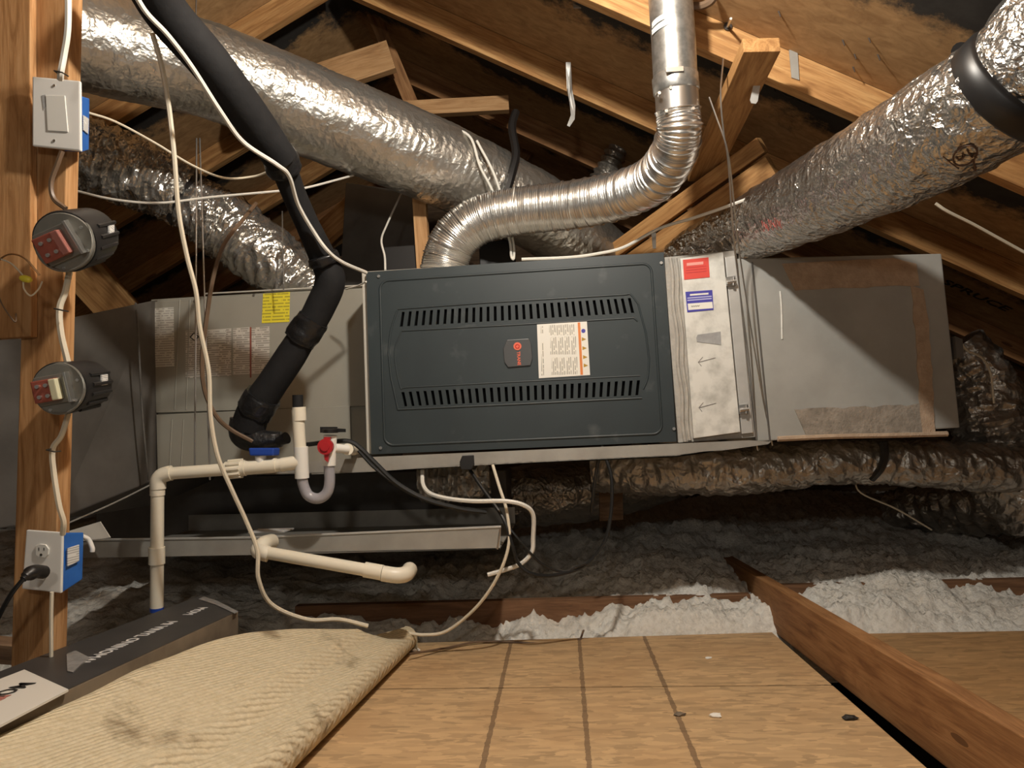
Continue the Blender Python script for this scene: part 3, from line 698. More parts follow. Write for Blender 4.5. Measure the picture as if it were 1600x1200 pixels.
stroke(ul, [(1508 + 20.5 * math.cos(R(a)) * .86 + 14 * math.sin(R(a)) * .5, 243 - 20.5 * math.cos(R(a)) * .5 + 14 * math.sin(R(a)) * .86) for a in range(0, 361, 15)], .0017)
stroke(ul, [(1494, 245), (1498, 250), (1503, 249), (1507, 244), (1503, 239)], .0017)
stroke(ul, [(1511, 234), (1516, 243), (1519, 246), (1524, 240)], .0017)
stroke(ul, [(1473, 244), (1486, 255), (1498, 264)], .0009)
stroke(ul, [(1521, 250), (1524, 266)], .0024)
ul.build('certification_mark', M('brown_print', (.10, .05, .03)), RD, True)
rm = MB()
for k in range(9): stroke(rm, [(1190 + k * 3.4, 345 + (k % 3) * 3 - k * .6), (1194 + k * 3.4, 362 - (k % 2) * 4 - k * .6)], .0011)
rm.build('faded_red_print', M('faded_red', (.55, .16, .14), rough=.4), RD, True)
hk = MB(); stroke(hk, [(1338, 353), (1320, 352), (1306, 358), (1310, 366), (1325, 362)], .0022); hk.build('wire_hook', STAPLE, RD, True)

tag(flexduct('foil_flex_duct', [(935, 735, 2.75), (1050, 732, 2.62), (1160, 735, 2.55), (1290, 722, 2.5), (1400, 722, 2.48), (1500, 728, 2.46), (1640, 735, 2.44)], [.07, .085, .075, .066, .07, .07, .07], FOIL_DULL, .03, .0006, .008, 10, 60, .006, seed=21, fold=.007)[0],
    'dusty crinkled duct running level beneath the return plenum', 'flex duct')
tag(cable('duct_strap', [(1380, 690, 2.40), (1382, 712, 2.40), (1376, 732, 2.41), (1362, 748, 2.44)], .013, RUBBER), 'black strap around the dusty duct beneath the return plenum', 'strap')
tag(flexduct('foil_flex_duct', [(1490, 540, 2.62), (1530, 590, 2.6), (1545, 660, 2.58), (1575, 740, 2.56), (1640, 800, 2.5)], [.08, .1, .115, .12, .12], FOIL_DULL, .04, .002, .018, 12, 60, .006, seed=31, fold=.010)[0],
    'crumpled duct squeezed behind the far corner of the return plenum', 'flex duct')
tag(flexduct('foil_flex_duct', [(1400, 800, 3.2), (1480, 790, 3.0), (1560, 790, 2.8), (1680, 800, 2.6)], [.09, .1, .1, .1], FOIL_DULL, .06, .006, .02, 11, 40, .012, seed=41)[0],
    'dim low duct lying on the insulation in the dark corner', 'flex duct')
tag(flexduct('foil_flex_duct', [(560, 790, 3.3), (700, 780, 3.25), (830, 775, 3.2), (960, 760, 3.2), (1080, 730, 3.25)], [.13, .13, .13, .12, .11], FOIL_DULL, .06, .001, .012, 6, 44, .014, seed=51)[0],
    'dim pale duct behind the cables under the furnace', 'flex duct')
tag(flexduct('foil_flex_duct', [(940, 285, 3.2), (955, 255, 3.2), (972, 220, 3.2), (990, 200, 3.2)], [.05, .045, .04, .03], FOIL_DULL, .03, .006, .006, 11, 28, .006, seed=61)[0],
    'short dark corrugated duct behind the vent bend', 'flex duct')
cr = flexduct('crumpled_jacket', [(655, 750, 2.42), (690, 748, 2.42), (730, 748, 2.42), (765, 745, 2.42)], [.055, .062, .06, .04], FOIL_DULL, .03, .006, .02, 22, 36, .006, seed=71)[0]
tag(cr, 'crumpled duct jacket poking out under the furnace rail', 'duct jacket')

# ================================================================== VENT PIPE
VP = thing('vent_pipe', 'shiny ribbed metal vent pipe bending down onto the furnace', 'vent pipe', PD(695, 420, 2.42))
DV = 1.92
vp = [PD(1042, -80, DV), PD(1052, 60, DV), PD(1056, 140, DV)]
MB().tube(vp, .0545, 40).build('straight_pipe', PIPE, VP, True)
c0, c1 = PD(1054.5, 118, DV), PD(1057, 146, DV)
MB().tube([c0, c0.lerp(c1, .1), c0.lerp(c1, .9), c1], [.054, .0572, .0572, .054], 40).build('collar_band', PIPE, VP, True)
MB().tube([PD(1057, 142, DV), PD(1059, 178, DV)], .0535, 40).build('sleeve', STEEL, VP, True)
MB().box(PD(1052, 126, DV) + Vector((-.005, -.058, 0)), (.042, .006, .012)).build('clamp', STEEL, VP)
for (x, y) in ((1048, 138), (1041, 174), (1083, 170), (1064, 137), (1030, 146)):
    c = PD(x, y, DV - .047); MB().cyl(c + Vector((0, .012, 0)), c - Vector((0, .004, 0)), .004, 10).build('screw', STEEL, VP, True)
# printed strip on the pipe
pm = MB(); 
for j in range(2):
    for i in range(11):
        a0 = R(200 + i * 6.2); a1 = R(200 + (i + 1) * 6.2)
        cz = PD(1050, 44 + j * 11 - i * .5, DV); rr_ = .0552
        pm.prism([cz + Vector((rr_ * math.cos(a0), rr_ * math.sin(a0), .007)), cz + Vector((rr_ * math.cos(a1), rr_ * math.sin(a1), .007)), cz + Vector((rr_ * math.cos(a1), rr_ * math.sin(a1), -.007)), cz + Vector((rr_ * math.cos(a0), rr_ * math.sin(a0), -.007))], (0, .001, 0))
pm.build('printed_strip', print_mat('pipe_print', (.72, .72, .69), (.35, .35, .34), 2, 140, 70), VP)
fl = spline([PD(*p) for p in [(1059, 172, DV), (1061, 205, 1.93), (1051, 243, 2.0), (1020, 282, 2.12), (965, 306, 2.24), (890, 321, 2.32), (810, 330, 2.36), (752, 343, 2.38), (714, 370, 2.39), (697, 405, 2.40), (692, 445, 2.40)]], 10)
fp, st = resample(fl, .0016); m = len(fp); rad = []
for i in range(m):
    s = i * st; seam_ = (s % .036) / .036
    rad.append(.0535 + .0155 * min(1, 2.2 * i / m) + .004 * (i / m) + .0013 * math.sin(2 * math.pi * s / .0062) + (.0034 if seam_ < .14 else 0))
MB().tube(fp, rad, 44).build('ribbed_bend', ALU, VP, True)

# ================================================================== BLACK INSULATED LINE
LS = thing('insulated_line', 'thick black foam insulated refrigerant line slanting down to the drain fittings', 'insulated pipe', PD(390, 670, 2.15))
up = spline([PD(*p) for p in [(225, -40, 1.5), (262, 22, 1.58), (325, 95, 1.68), (390, 180, 1.8), (440, 250, 1.9)]], 8)
MB().tube(up, lerp_list([.046, .046, .046, .045, .041], len(up)), 24).build('foam_sleeve', FOAM, LS, True)
mdp = spline([PD(*p) for p in [(438, 246, 1.92), (458, 300, 1.98), (480, 350, 2.03), (503, 400, 2.08), (516, 438, 2.1), (500, 480, 2.12), (478, 520, 2.13)]], 8)
MB().tube(mdp, lerp_list([.034, .031, .031, .036, .041, .041, .039], len(mdp)), 24).build('foam_sleeve', FOAM, LS, True)
lo = spline([PD(*p) for p in [(492, 495, 2.12), (455, 555, 2.14), (425, 600, 2.15), (398, 640, 2.16), (388, 668, 2.17)]], 8)
MB().tube(lo, lerp_list([.036, .042, .042, .046, .048], len(lo)), 24).build('foam_sleeve', FOAM, LS, True)
def wrap(name, a, b, r):
    pts = [a.lerp(b, i / 16) for i in range(17)]; mb = MB().tube(pts, [r + (.002 if 1 < i < 15 else 0) for i in range(17)], 28)
    mb.v = [v + Vector((noise.noise(v * 45), noise.noise(v * 45 + Vector((5, 0, 0))), noise.noise(v * 45 + Vector((0, 7, 0))))) * .005 for v in mb.v]
    mb.build(name, TAPE, LS, True)
wrap('tape_wrap', PD(434, 240, 1.90), PD(446, 268, 1.94), .042)
wrap('tape_wrap', PD(503, 398, 2.07), PD(509, 412, 2.08), .041)
wrap('tape_wrap', PD(490, 498, 2.12), PD(468, 532, 2.13), .043)
wrap('tape_wrap', PD(412, 618, 2.15), PD(396, 645, 2.16), .049)
el = spline([PD(*p) for p in [(385, 655, 2.17), (383, 678, 2.17), (405, 688, 2.16), (440, 686, 2.16)]], 8)
MB().tube(el, lerp_list([.045, .042, .033, .022], len(el)), 18).build('foam_elbow', TAPE, LS, True)
MB().tube([PD(428, 678, 2.15), PD(428, 694, 2.15)], .012, 10).build('line_clamp', STEEL, LS, True)
MB().tube([PD(434, 690, 2.14), PD(448, 684, 2.13)], [.012, .017], 12).build('line_cap', RUBBER, LS, True)

# ================================================================== PVC DRAIN
DR = thing('drain_pipe', 'cream plastic drain pipe with clear trap and red valve below the coil cabinet', 'drain pipe', PD(245, 950, 2.03))
d_ = 2.06; rp_ = .0185
def pv(name, a, b, r, mat=PVC, n=18): return MB().tube([PD(*a), PD(*b)], r, n).build(name, mat, DR, True)
pv('riser', (246, 765, d_), (245, 955, d_), .0170)
pv('coupling', (245, 855, d_), (245, 881, d_), .0208); pv('coupling', (246, 762, d_), (246, 774, d_), .019)
eb = spline([PD(*p) for p in [(247, 764, d_), (247, 752, d_), (252, 744, d_), (262, 740, d_), (268, 739, d_)]], 5)
MB().tube(eb, .0205, 18).build('elbow', PVC, DR, True)
pv('cross_pipe', (262, 740, d_), (360, 733, d_), .0165)
pv('union', (353, 734, d_), (384, 731, d_), .0215)
un = MB()
for k in range(10):
    a = 2 * math.pi * k / 10; c0_, c1_ = PD(358, 733.5, d_), PD(378, 731.5, d_); of = Vector((0, math.cos(a), math.sin(a))) * .0225
    un.tube([c0_ + of, c1_ + of], .0045, 6)
un.build('union_ribs', PVC, DR, True)
pv('tee_run', (384, 731, d_), (432, 727, d_), .0195); pv('tee_collar', (428, 727.3, d_), (440, 726.5, d_), .0175); pv('tee_elbow', (440, 726.5, d_), (468, 722, d_), .019)
pv('tee_branch', (408, 727, d_), (407, 712, d_), .0145, PVCW)
pv('standpipe', (465, 640, d_), (470, 720, d_), .0165); pv('standpipe_coupling', (467, 636, d_), (468, 657, d_), .0185, PVC); pv('trap_tee', (470, 698, d_), (472, 747, d_), .0190, PVCW)
pv('foam_plug', (465, 617, d_), (465.5, 638, d_), .0140, FOAM)
ut = spline([PD(*p) for p in [(472, 742, d_), (474, 758, d_), (482, 774, d_), (497, 779, d_), (510, 771, d_), (515, 754, d_), (514, 722, d_)]], 8)
MB().tube(ut, .0145, 20).build('clear_trap', CLEAR, DR, True)
MB().tube(ut, .0105, 14).build('trap_water', M('trap_haze', (.50, .48, .52), rough=.25), DR, True)
pv('valve_body', (514, 727, d_), (516, 680, d_), .0180, PVCW); pv('valve_cap', (516, 676, d_ - .01), (516, 670, d_ - .01), .021, RUBBER)
plate('cap_lever', [(500, 667), (524, 667), (524, 669), (537, 670), (537, 675), (500, 676)], 2.03, .02, RUBBER, DR)
pv('valve_outlet', (522, 700, d_), (543, 702, d_ + .03), .012, PVCW); pv('drain_stub', (543, 702, d_ + .03), (556, 703, d_ + .2), .016, PVC)
hc = PD(510, 698, d_ - .022)
rv = MB(); rv.tube([hc, hc + Vector((0, -.012, 0))], .021, 20); rv.tube([hc + Vector((0, -.012, 0)), hc + Vector((0, -.016, 0))], .012, 14)
rv.prism([PD(506, 683, d_ - .03), PD(516, 683, d_ - .03), PD(515, 692, d_ - .03), PD(506, 692, d_ - .03)], (0, .01, 0))
rv.prism([PD(506, 706, d_ - .03), PD(515, 706, d_ - .03), PD(512, 722, d_ - .03), PD(507, 718, d_ - .03)], (0, .01, 0))
rv.build('red_handle', REDP, DR, True)
bh = MB().prism([PD(388, 700, d_ - .02), PD(428, 700, d_ - .02), PD(427, 712, d_ - .02), PD(390, 712, d_ - .02)], (0, .045, 0)); bh.build('blue_handle', BLUEP, DR, bevel=.004)
pv('pipe_end_tape', (245, 949, d_), (245, 955, d_), .0178, BLUEP)
# loose lower length
LP_ = thing('drain_pipe', 'loose cream plastic pipe with two elbows crossing below the drain pan', 'drain pipe', PD(520, 885, 2.0))
MB().tube([PD(408, 862, 2.02), PD(585, 893, 1.98)], .0165, 18).build('pipe', PVC, LP_, True)
MB().tube(spline([PD(424, 846, 2.12), PD(412, 850, 2.06), (PD(404, 860, 2.03)), PD(412, 864, 2.02), PD(420, 866, 2.02)], 5), .021, 16).build('elbow', PVC, LP_, True)
MB().tube([PD(570, 890, 1.985), PD(598, 895, 1.98)], .020, 18).build('coupling', PVC, LP_, True)
MB().tube(spline([PD(598, 896, 1.98), PD(620, 899, 1.98), PD(634, 897, 2.0), PD(640, 890, 2.05)], 5), .0205, 16).build('elbow', PVC, LP_, True)

# ================================================================== DRAIN PAN
DP = thing('drain_pan', 'long galvanised drain pan hung under the furnace and coil', 'drain pan', PY(460, 868, 2.3))
YB = 2.12
plate('front_lip', [(120, 843), (400, 839), (783, 822), (781, 858), (400, 867), (120, 872)], YB, .003, GALV_DULL, DP)
pz = PY(450, 868, YB).z
pl, pr = PY(120, 872, YB), PY(781, 858, YB)
MB().prism([pl, pr, pr + Vector((0, .65, 0)), pl + Vector((0, .65, 0))], (0, 0, .003)).build('pan_floor', GALV_DULL, DP)
MB().tube([PY(120, 844, YB), PY(400, 840, YB), PY(783, 823, YB)], .0035, 6).build('rolled_edge', GALV, DP, True)
MB().tube([PY(782, 822, YB), PY(777, 858, YB)], .003, 6).build('corner_edge', STEEL, DP, True)
b0 = PY(120, 838, YB + .65); b1 = PY(781, 822, YB + .65)
MB().prism([pl + Vector((0, .65, 0)), pr + Vector((0, .65, 0)), pr + Vector((0, .65, .06)), pl + Vector((0, .65, .06))], (0, .003, 0)).build('back_lip', GALV_DULL, DP)
tag(plate('white_card', [(100, 832), (156, 815), (172, 840), (104, 848)], YB - .05, .004, PAPERW), 'white card tucked behind the blue outlet box', 'card')
tag(MB().box(PD(424, 829, 2.3), (.11, .08, .004)).build('paper_scrap', INKWHITE), 'torn pale paper scrap lying in the drain pan', 'paper scrap')

# ================================================================== SWITCH AND OUTLET
YS = YP - .045
SW = thing('light_switch', 'white jumbo switch plate on a blue box at the top of the post', 'light switch', PY(88, 232, YS))
plate('wall_plate', [(50, 119), (125, 126), (126, 236), (50, 228)], YS, .007, WHITEP, SW, bevel=.003)
RK = plate('rocker', [(71, 149), (101, 149), (106, 206), (74, 204)], YS - .0018, .006, WHITEP2, SW, bevel=.0008)
plate('tape_scrap', [(65, 149), (71, 148), (72, 165), (68, 172)], YS - .0008, .001, TAPEGREY, SW)
for (x, y) in ((85, 134), (85, 220)):
    c = PY(x, y, YS); MB().cyl(c, c - Vector((0, .0015, 0)), .0028, 10).build('plate_screw', STEEL, SW, True)
MB().prism([PY(100, 148, YS + .008), PY(127, 150, YS + .008), PY(127, 238, YS + .008), PY(100, 236, YS + .008)], [PY(112, 150, YS + .07), PY(140, 154, YS + .07), PY(139, 234, YS + .07), PY(112, 232, YS + .07)]).build('blue_box', BLUEBOX, SW, bevel=.002)
q_ = [PY(129, 180, YS + .014), PY(138, 186, YS + .055), PY(137, 210, YS + .055), PY(129, 203, YS + .014)]
MB().prism(q_, (.002, -.001, 0)).build('box_sticker', print_mat('box_sticker', (.70, .70, .68), (.3, .3, .3), 2, 220, 90), SW)
OU = thing('outlet', 'white duplex outlet with black plug on a blue box low on the post', 'outlet', PY(66, 925, YS))
plate('wall_plate', [(41, 828), (97, 832), (95, 927), (34, 920)], YS, .007, WHITEP, OU, bevel=.002)
for (cx, cy) in ((65, 861), (62, 896)):
    pts = [(cx - 10, cy - 8), (cx - 3, cy - 11), (cx + 6, cy - 10), (cx + 11, cy - 3), (cx + 10, cy + 6), (cx + 5, cy + 11), (cx - 5, cy + 10), (cx - 10, cy + 6)]
    RC = plate('receptacle', pts, YS - .003, .006, WHITEP2, OU, bevel=.001)
    for (dx, dy, w_, h_) in ((-5, -3, 1.2, 5), (3, -3, 1.2, 4.4)):
        plate('blade_slot', [(cx + dx, cy + dy - h_ / 2), (cx + dx + w_, cy + dy - h_ / 2), (cx + dx + w_, cy + dy + h_ / 2), (cx + dx, cy + dy + h_ / 2)], YS - .0034, .002, INKBLACK, RC)
    c = PY(cx - 1, cy + 6, YS - .0034); MB().cyl(c, c + Vector((0, .002, 0)), .0026, 10).build('ground_hole', INKBLACK, RC)
MB().prism([PY(97, 833, YS + .006), PY(97, 926, YS + .006), PY(84, 926, YS + .006), PY(84, 833, YS + .006)], [PY(131, 832, YS + .075), PY(129, 905, YS + .075), PY(112, 905, YS + .075), PY(112, 832, YS + .075)]).build('blue_box', BLUEBOX, OU, bevel=.002)
MB().prism([PY(104, 857, YS + .016), PY(122, 851, YS + .055), PY(122, 876, YS + .055), PY(104, 885, YS + .016)], (.003, -.001, 0)).build('box_sticker', print_mat('outlet_sticker', (.70, .70, .68), (.3, .3, .3), 2, 220, 90), OU)
MB().tube(spline([PD(128, 838, 1.53), PD(138, 843, 1.54), PD(144, 856, 1.54), PD(144, 862, 1.54)], 5), .005, 8).build('box_bracket', WHITEP, OU, True)
cord = thing('power_cord', 'black plug and cord trailing from the low outlet', 'cord', PY(55, 895, YS - .02))
MB().tube(spline([PD(68, 894, 1.385), PD(55, 893, 1.36), PD(44, 898, 1.34), (PD(36, 905, 1.33))], 4), [.012] * 5 + [.0125] * 3 + [.009] * 3 + [.006] * 2, 14).build('plug', RUBBER, cord, True)
MB().tube(spline([PD(38, 903, 1.33), PD(20, 925, 1.33), PD(5, 950, 1.34), PD(-20, 1000, 1.36)], 6), .0042, 8).build('cord', CABLEK, cord, True)

# ================================================================== TRANSFORMER BOXES on the post
def fixture(fx, fy, bx_, by_, r, label, rot, core, win):
    d0_, d1_ = 1.385, 1.50
    a, b = PD(fx, fy, d0_), PD(bx_, by_, d1_)
    T = thing('transformer_box', label, 'transformer', (a + b) / 2)
    ax_ = (a - b).normalized()
    MB().tube([b, b.lerp(a, .93), a], [r * .98, r * 1.03, r], 40).build('round_box', RUBBER, T, True)
    for k in range(5):
        an = R(-60 + k * 22); off_ = (RT * math.cos(an) + UP * math.sin(an)) * r * 1.02
        MB().tube([b + off_, b.lerp(a, .75) + off_], .004, 6).build('box_rib', RUBBER, T, True)
    MB().tube([a, a + ax_ * .004], [r * .96, r * .94], 40).build('cover', GREYPLATE, T, True)
    MB().tube([a + ax_ * .002 + (RT * math.cos(t * .1963) + UP * math.sin(t * .1963)) * r * .97 for t in range(33)], .0022, 6).build('cover_rim', GREYPLATE, T, True)
    X = (RT * math.cos(rot) + UP * math.sin(rot)); X = (X - ax_ * X.dot(ax_)).normalized(); Z = ax_.cross(X)
    def slab(name, cx, cz, w_, h_, n0, n1, mat, bev=.001, par=T):
        c = a + X * cx * r + Z * cz * r
        q = [c + X * (sx * w_ * r) + Z * (sz * h_ * r) + ax_ * n1 for sx, sz in ((-1, -1), (1, -1), (1, 1), (-1, 1))]
        return MB().prism(q, -ax_ * (n1 - n0)).build(name, mat, par, False, bev)
    slab('bracket', -.12, 0, .62, .55, .003, .012, GREYPLATE, .001)
    slab('fold_plate', .46, 0, .05, .58, .003, .022, STEEL, .0006)
    K = slab('core', -.28, 0, .42, .42, .010, .030, core, .002)
    slab('coil_cover', .08, 0, .13, .40, .012, .033, win, .002)
    for i in range(2):
        for j in range(2):
            c = a + X * (-.45 + i * .3) * r + Z * (-.2 + j * .4) * r + ax_ * .030
            MB().tube([c, c + ax_ * .006], .0035, 8).build('terminal', STEEL, K, True)
    for (cx, cz) in ((-.75, .45), (.75, .2), (.55, -.55), (-.45, -.75)):
        c = a + X * cx * r + Z * cz * r; MB().tube([c, c + ax_ * .0065], .003, 8).build('screw', STEEL, T, True)
    sc = b.lerp(a, .25) + (RT * math.cos(R(12)) + UP * math.sin(R(12))) * r * 1.04
    fr3 = [sc + UP * .010 - ax_ * .012, sc + UP * .010 + ax_ * .016, sc - UP * .010 + ax_ * .016, sc - UP * .010 - ax_ * .012]
    MB().prism([p + RT * .002 - FW * .004 for p in fr3], -RT * .003).build('sticker', print_mat('fixture_sticker', (.72, .72, .70), (.3, .3, .3), 2, 260, 120), T)
    return T
fixture(101, 378, 140, 368, .054, 'round black transformer box tilted on the post under the switch', R(24), TERRA, M('copper_pink', (.45, .18, .15), rough=.3, metal=.4))
fixture(93, 607, 136, 600, .047, 'round black transformer box on the post above the low outlet', R(10), TERRA, IVORY)

# ================================================================== CABLES
cable('electrical_cable', [(106, -40, 1.39), (106, 40, 1.395), (100, 85, 1.40), (95, 112, 1.40), (94, 124, 1.41)], .0058, CABLEW, 'white cable stapled down the post into the switch plate')
cable('electrical_cable', [(97, 236, 1.42), (90, 255, 1.42), (80, 285, 1.42), (84, 310, 1.42), (103, 326, 1.42)], .0048, CABLEB, 'brown cable from the switch to the upper transformer box')
cable('electrical_cable', [(108, 425, 1.43), (102, 455, 1.42), (93, 482, 1.415), (95, 520, 1.415), (106, 568, 1.42)], .0058, CABLEC, 'cream cable between the two transformer boxes')
cable('electrical_cable', [(107, 645, 1.43), (96, 680, 1.42), (82, 702, 1.415), (84, 740, 1.415), (92, 790, 1.415), (99, 815, 1.42), (98, 835, 1.43)], .0052, CABLEC, 'cream cable from the lower transformer box to the outlet')
cable('electrical_cable', [(81, 925, 1.43), (80, 960, 1.43), (80, 1010, 1.43), (80, 1040, 1.43)], .0035, CABLEC, 'cream cable leaving the bottom of the low outlet')
for (x, y, lab) in ((94, 114, 'cable staple above the switch plate'), (94, 484, 'cable staple between the transformer boxes'), (82, 704, 'cable staple under the lower transformer box')):
    a = PD(x, y, 1.395)
    tag(MB().tube([a + RT * t * .009 + UP * (-.002 * t) + (-FW * .006 if abs(t) < .9 else FW * .01) for t in (-1, -.8, 0, .8, 1)], .0014, 6).build('cable_staple', STAPLE, None, True), lab, 'staple')
cable('bell_wire', [(-10, 420, 1.4), (3, 403, 1.39), (20, 397, 1.385), (40, 405, 1.385), (62, 430, 1.39)], .0016, COPPER, 'bare copper wire looping across the wide post board', 'wire')
cable('bell_wire', [(2, 405, 1.39), (18, 412, 1.385), (34, 428, 1.38), (38, 434, 1.38)], .0015, CABLEC, 'thin wire feeding the yellow wire nut', 'wire')
cable('bell_wire', [(36, 440, 1.38), (38, 452, 1.38), (48, 462, 1.385), (60, 452, 1.39), (66, 440, 1.40)], .0015, CABLEC, 'thin wire curling below the yellow wire nut', 'wire')
cable('bell_wire', [(-5, 455, 1.39), (3, 475, 1.385), (14, 492, 1.385), (24, 503, 1.385), (25, 490, 1.39)], .0014, CABLEB, 'thin brown wire hanging on the wide post board', 'wire')
wn = MB().tube([PD(32, 434, 1.375), PD(37, 435, 1.375), PD(46, 437, 1.375), PD(49, 438, 1.375)], [.004, .0065, .006, .003], 12); wn.prism([PD(33, 431, 1.377), PD(49, 436, 1.377), PD(49, 439, 1.377), PD(33, 438, 1.377)], (0, .003, 0))
tag(wn.build('wire_nut', YELLOWNUT, None, True), 'yellow wire nut hanging on the wide post board', 'wire nut')
cable('electrical_cable', [(196, -40, 1.42), (225, 15, 1.47), (262, 55, 1.53), (300, 105, 1.60), (345, 175, 1.68), (380, 222, 1.75), (432, 257, 1.82), (452, 276, 1.87), (466, 320, 1.94), (490, 362, 2.0), (512, 392, 2.03), (535, 410, 2.08), (572, 426, 2.19)], .0052, CABLEW, 'white cable taped along the black insulated line to the furnace', sub=9)
cable('electrical_cable', [(238, 52, 1.62), (252, 100, 1.66), (263, 160, 1.7), (272, 240, 1.72), (279, 330, 1.75), (292, 400, 1.78), (306, 455, 1.8), (312, 510, 1.82), (326, 580, 1.84), (329, 650, 1.85), (340, 712, 1.86), (362, 765, 1.88), (385, 815, 1.9), (402, 860, 1.9), (404, 905, 1.9), (425, 945, 1.93), (480, 968, 1.97), (530, 968, 2.0), (575, 978, 2.02)],
      .0056, CABLEC, 'long cream cable looping from the roof down onto the carpet', sub=8)
cable('electrical_cable', [(630, 988, 2.16), (665, 992, 2.16), (700, 985, 2.15), (745, 948, 2.12), (778, 900, 2.1), (795, 850, 2.1), (792, 800, 2.12), (780, 760, 2.15), (770, 727, 2.19)], .0046, CABLEC, 'cream cable rising from the carpet tip to the furnace rail')
cable('electrical_cable', [(400, 318, 2.3), (378, 345, 2.22), (350, 382, 2.15), (334, 430, 2.12), (324, 490, 2.1), (316, 560, 2.1), (320, 610, 2.1), (338, 650, 2.1), (362, 672, 2.12), (395, 690, 2.13)], .0062, CABLEB, 'brown cable sagging in front of the coil cabinet labels')
cable('bell_wire', [(118, 298, 2.1), (180, 312, 2.1), (250, 317, 2.12), (330, 308, 2.16), (440, 298, 2.2), (480, 293, 2.25), (552, 274, 2.45)], .0034, CABLEW, 'thin white wire strung level behind the black insulated line', 'wire')
cable('bell_wire', [(138, 176, 1.85), (180, 190, 1.9), (240, 222, 1.95), (300, 258, 2.0), (350, 278, 2.0), (395, 276, 2.02), (420, 268, 2.0)], .0030, CABLEC, 'thin wire sagging from the switch box to the black line', 'wire')
cable('hanger_wire', [(307, -20, 2.4), (306, 30, 2.4)], .0022, STEEL, 'short steel hanger wire above the big foil duct', 'wire')
cable('hanger_wire', [(307, 216, 2.3), (306, 480, 2.2), (304, 744, 2.12)], .0024, STEEL, 'straight steel hanger wire to the drain cross pipe', 'wire')
cable('hanger_wire', [(312, 216, 2.3), (320, 480, 2.2), (328, 750, 2.12)], .0024, STEEL, 'slanting steel hanger wire to the drain cross pipe', 'wire')
cable('hanger_wire', [(441, 330, 2.45), (442, 400, 2.4), (443, 454, 2.4)], .0020, STEEL, 'thin hanger wire behind the coil cabinet top', 'wire')
cable('hanger_wire', [(1130, 92, 1.99), (1126, 150, 1.92), (1131, 210, 1.94), (1138, 255, 1.97), (1148, 390, 2.1), (1170, 560, 2.16), (1182, 690, 2.17), (1186, 702, 2.19)], .0022, STEEL, 'steel hanger wire running down to the filter rack corner', 'wire')
cable('hanger_wire', [(1108, 152, 1.94), (1120, 185, 1.93), (1134, 225, 1.93), (1142, 270, 1.98), (1156, 400, 2.1), (1188, 600, 2.17), (1207, 696, 2.19)], .0022, STEEL, 'second steel hanger wire twisted with the first above the filter rack', 'wire')
cable('electrical_cable', [(1240, 272, 2.0), (1190, 301, 2.1), (1140, 321, 2.15), (1085, 340, 2.2), (1030, 357, 2.25), (975, 386, 2.28), (935, 396, 2.3), (890, 402, 2.3), (815, 405, 2.3)], .0046, CABLEW, 'white cable trailing over the furnace top to the creased duct')
cable('bell_wire', [(705, 198, 2.50), (735, 215, 2.46), (750, 260, 2.44), (770, 300, 2.44), (795, 370, 2.46), (799, 400, 2.4), (803, 402, 2.4), (800, 370, 2.46), (775, 280, 2.44), (745, 220, 2.46)], .0042, CABLEW, 'white wire pair draped over the big foil duct behind the vent', 'wire')
cable('bell_wire', [(628, 300, 2.7), (605, 350, 2.6), (596, 375, 2.5), (601, 400, 2.45), (602, 422, 2.4)], .0034, CABLEW, 'thin white wire dropping to the back of the furnace top', 'wire')
cable('bell_wire', [(540, 452, 2.3), (560, 446, 2.26), (572, 440, 2.22)], .0026, CABLEW, 'short wire entering the furnace cabinet corner', 'wire')
cable('electrical_cable', [(660, 735, 2.24), (661, 757, 2.2), (672, 771, 2.16), (700, 779, 2.13), (740, 783, 2.11), (790, 783, 2.1), (820, 790, 2.1), (833, 805, 2.11), (833, 840, 2.12), (831, 862, 2.12), (815, 880, 2.12), (790, 890, 2.13), (762, 898, 2.13)], .0062, CABLEW, 'glossy white cable looping under the furnace rail')
cable('power_cord', [(478, 695, 2.12), (520, 690, 2.1), (547, 690, 2.1), (565, 702, 2.1), (585, 722, 2.1), (620, 755, 2.1), (665, 780, 2.1), (720, 795, 2.11), (760, 800, 2.12)], .0065, CABLEK, 'black cord swooping from the red valve under the furnace', 'cord')
cable('power_cord', [(560, 704, 2.13), (590, 735, 2.13), (640, 770, 2.13), (700, 790, 2.13), (745, 797, 2.14)], .0050, CABLEK, 'second black cord running beside the swooping one', 'cord')
cable('power_cord', [(730, 728, 2.24), (755, 765, 2.18), (785, 808, 2.12), (800, 850, 2.1), (810, 880, 2.1), (832, 897, 2.1), (870, 898, 2.12), (915, 882, 2.14), (945, 845, 2.15), (955, 795, 2.16), (955, 745, 2.17), (945, 712, 2.18), (940, 696, 2.19)], .0052, CABLEK, 'black cord hanging in a deep loop under the furnace door', 'cord')
cable('power_cord', [(940, 697, 2.19), (932, 735, 2.2), (926, 780, 2.22), (924, 800, 2.24)], .0050, CABLEK, 'short black cord dropping from the furnace door edge', 'cord')
cable('power_cord', [(790, 818, 2.12), (815, 848, 2.11), (845, 880, 2.12), (880, 893, 2.13), (915, 880, 2.13)], .0036, CABLEK, 'thin black wire inside the deep cord loop', 'cord')
cable('bell_wire', [(1462, 318, 2.12), (1480, 330, 2.12), (1520, 350, 2.13), (1560, 372, 2.14), (1620, 405, 2.15)], .0045, CABLEC, 'pale wire stapled along a rafter under the creased duct', 'wire')
cable('bell_wire', [(1503, 538, 2.3), (1512, 548, 2.32), (1535, 560, 2.36), (1548, 585, 2.4), (1553, 630, 2.42)], .0036, CABLEC, 'pale wire curving off the far plenum corner', 'wire')
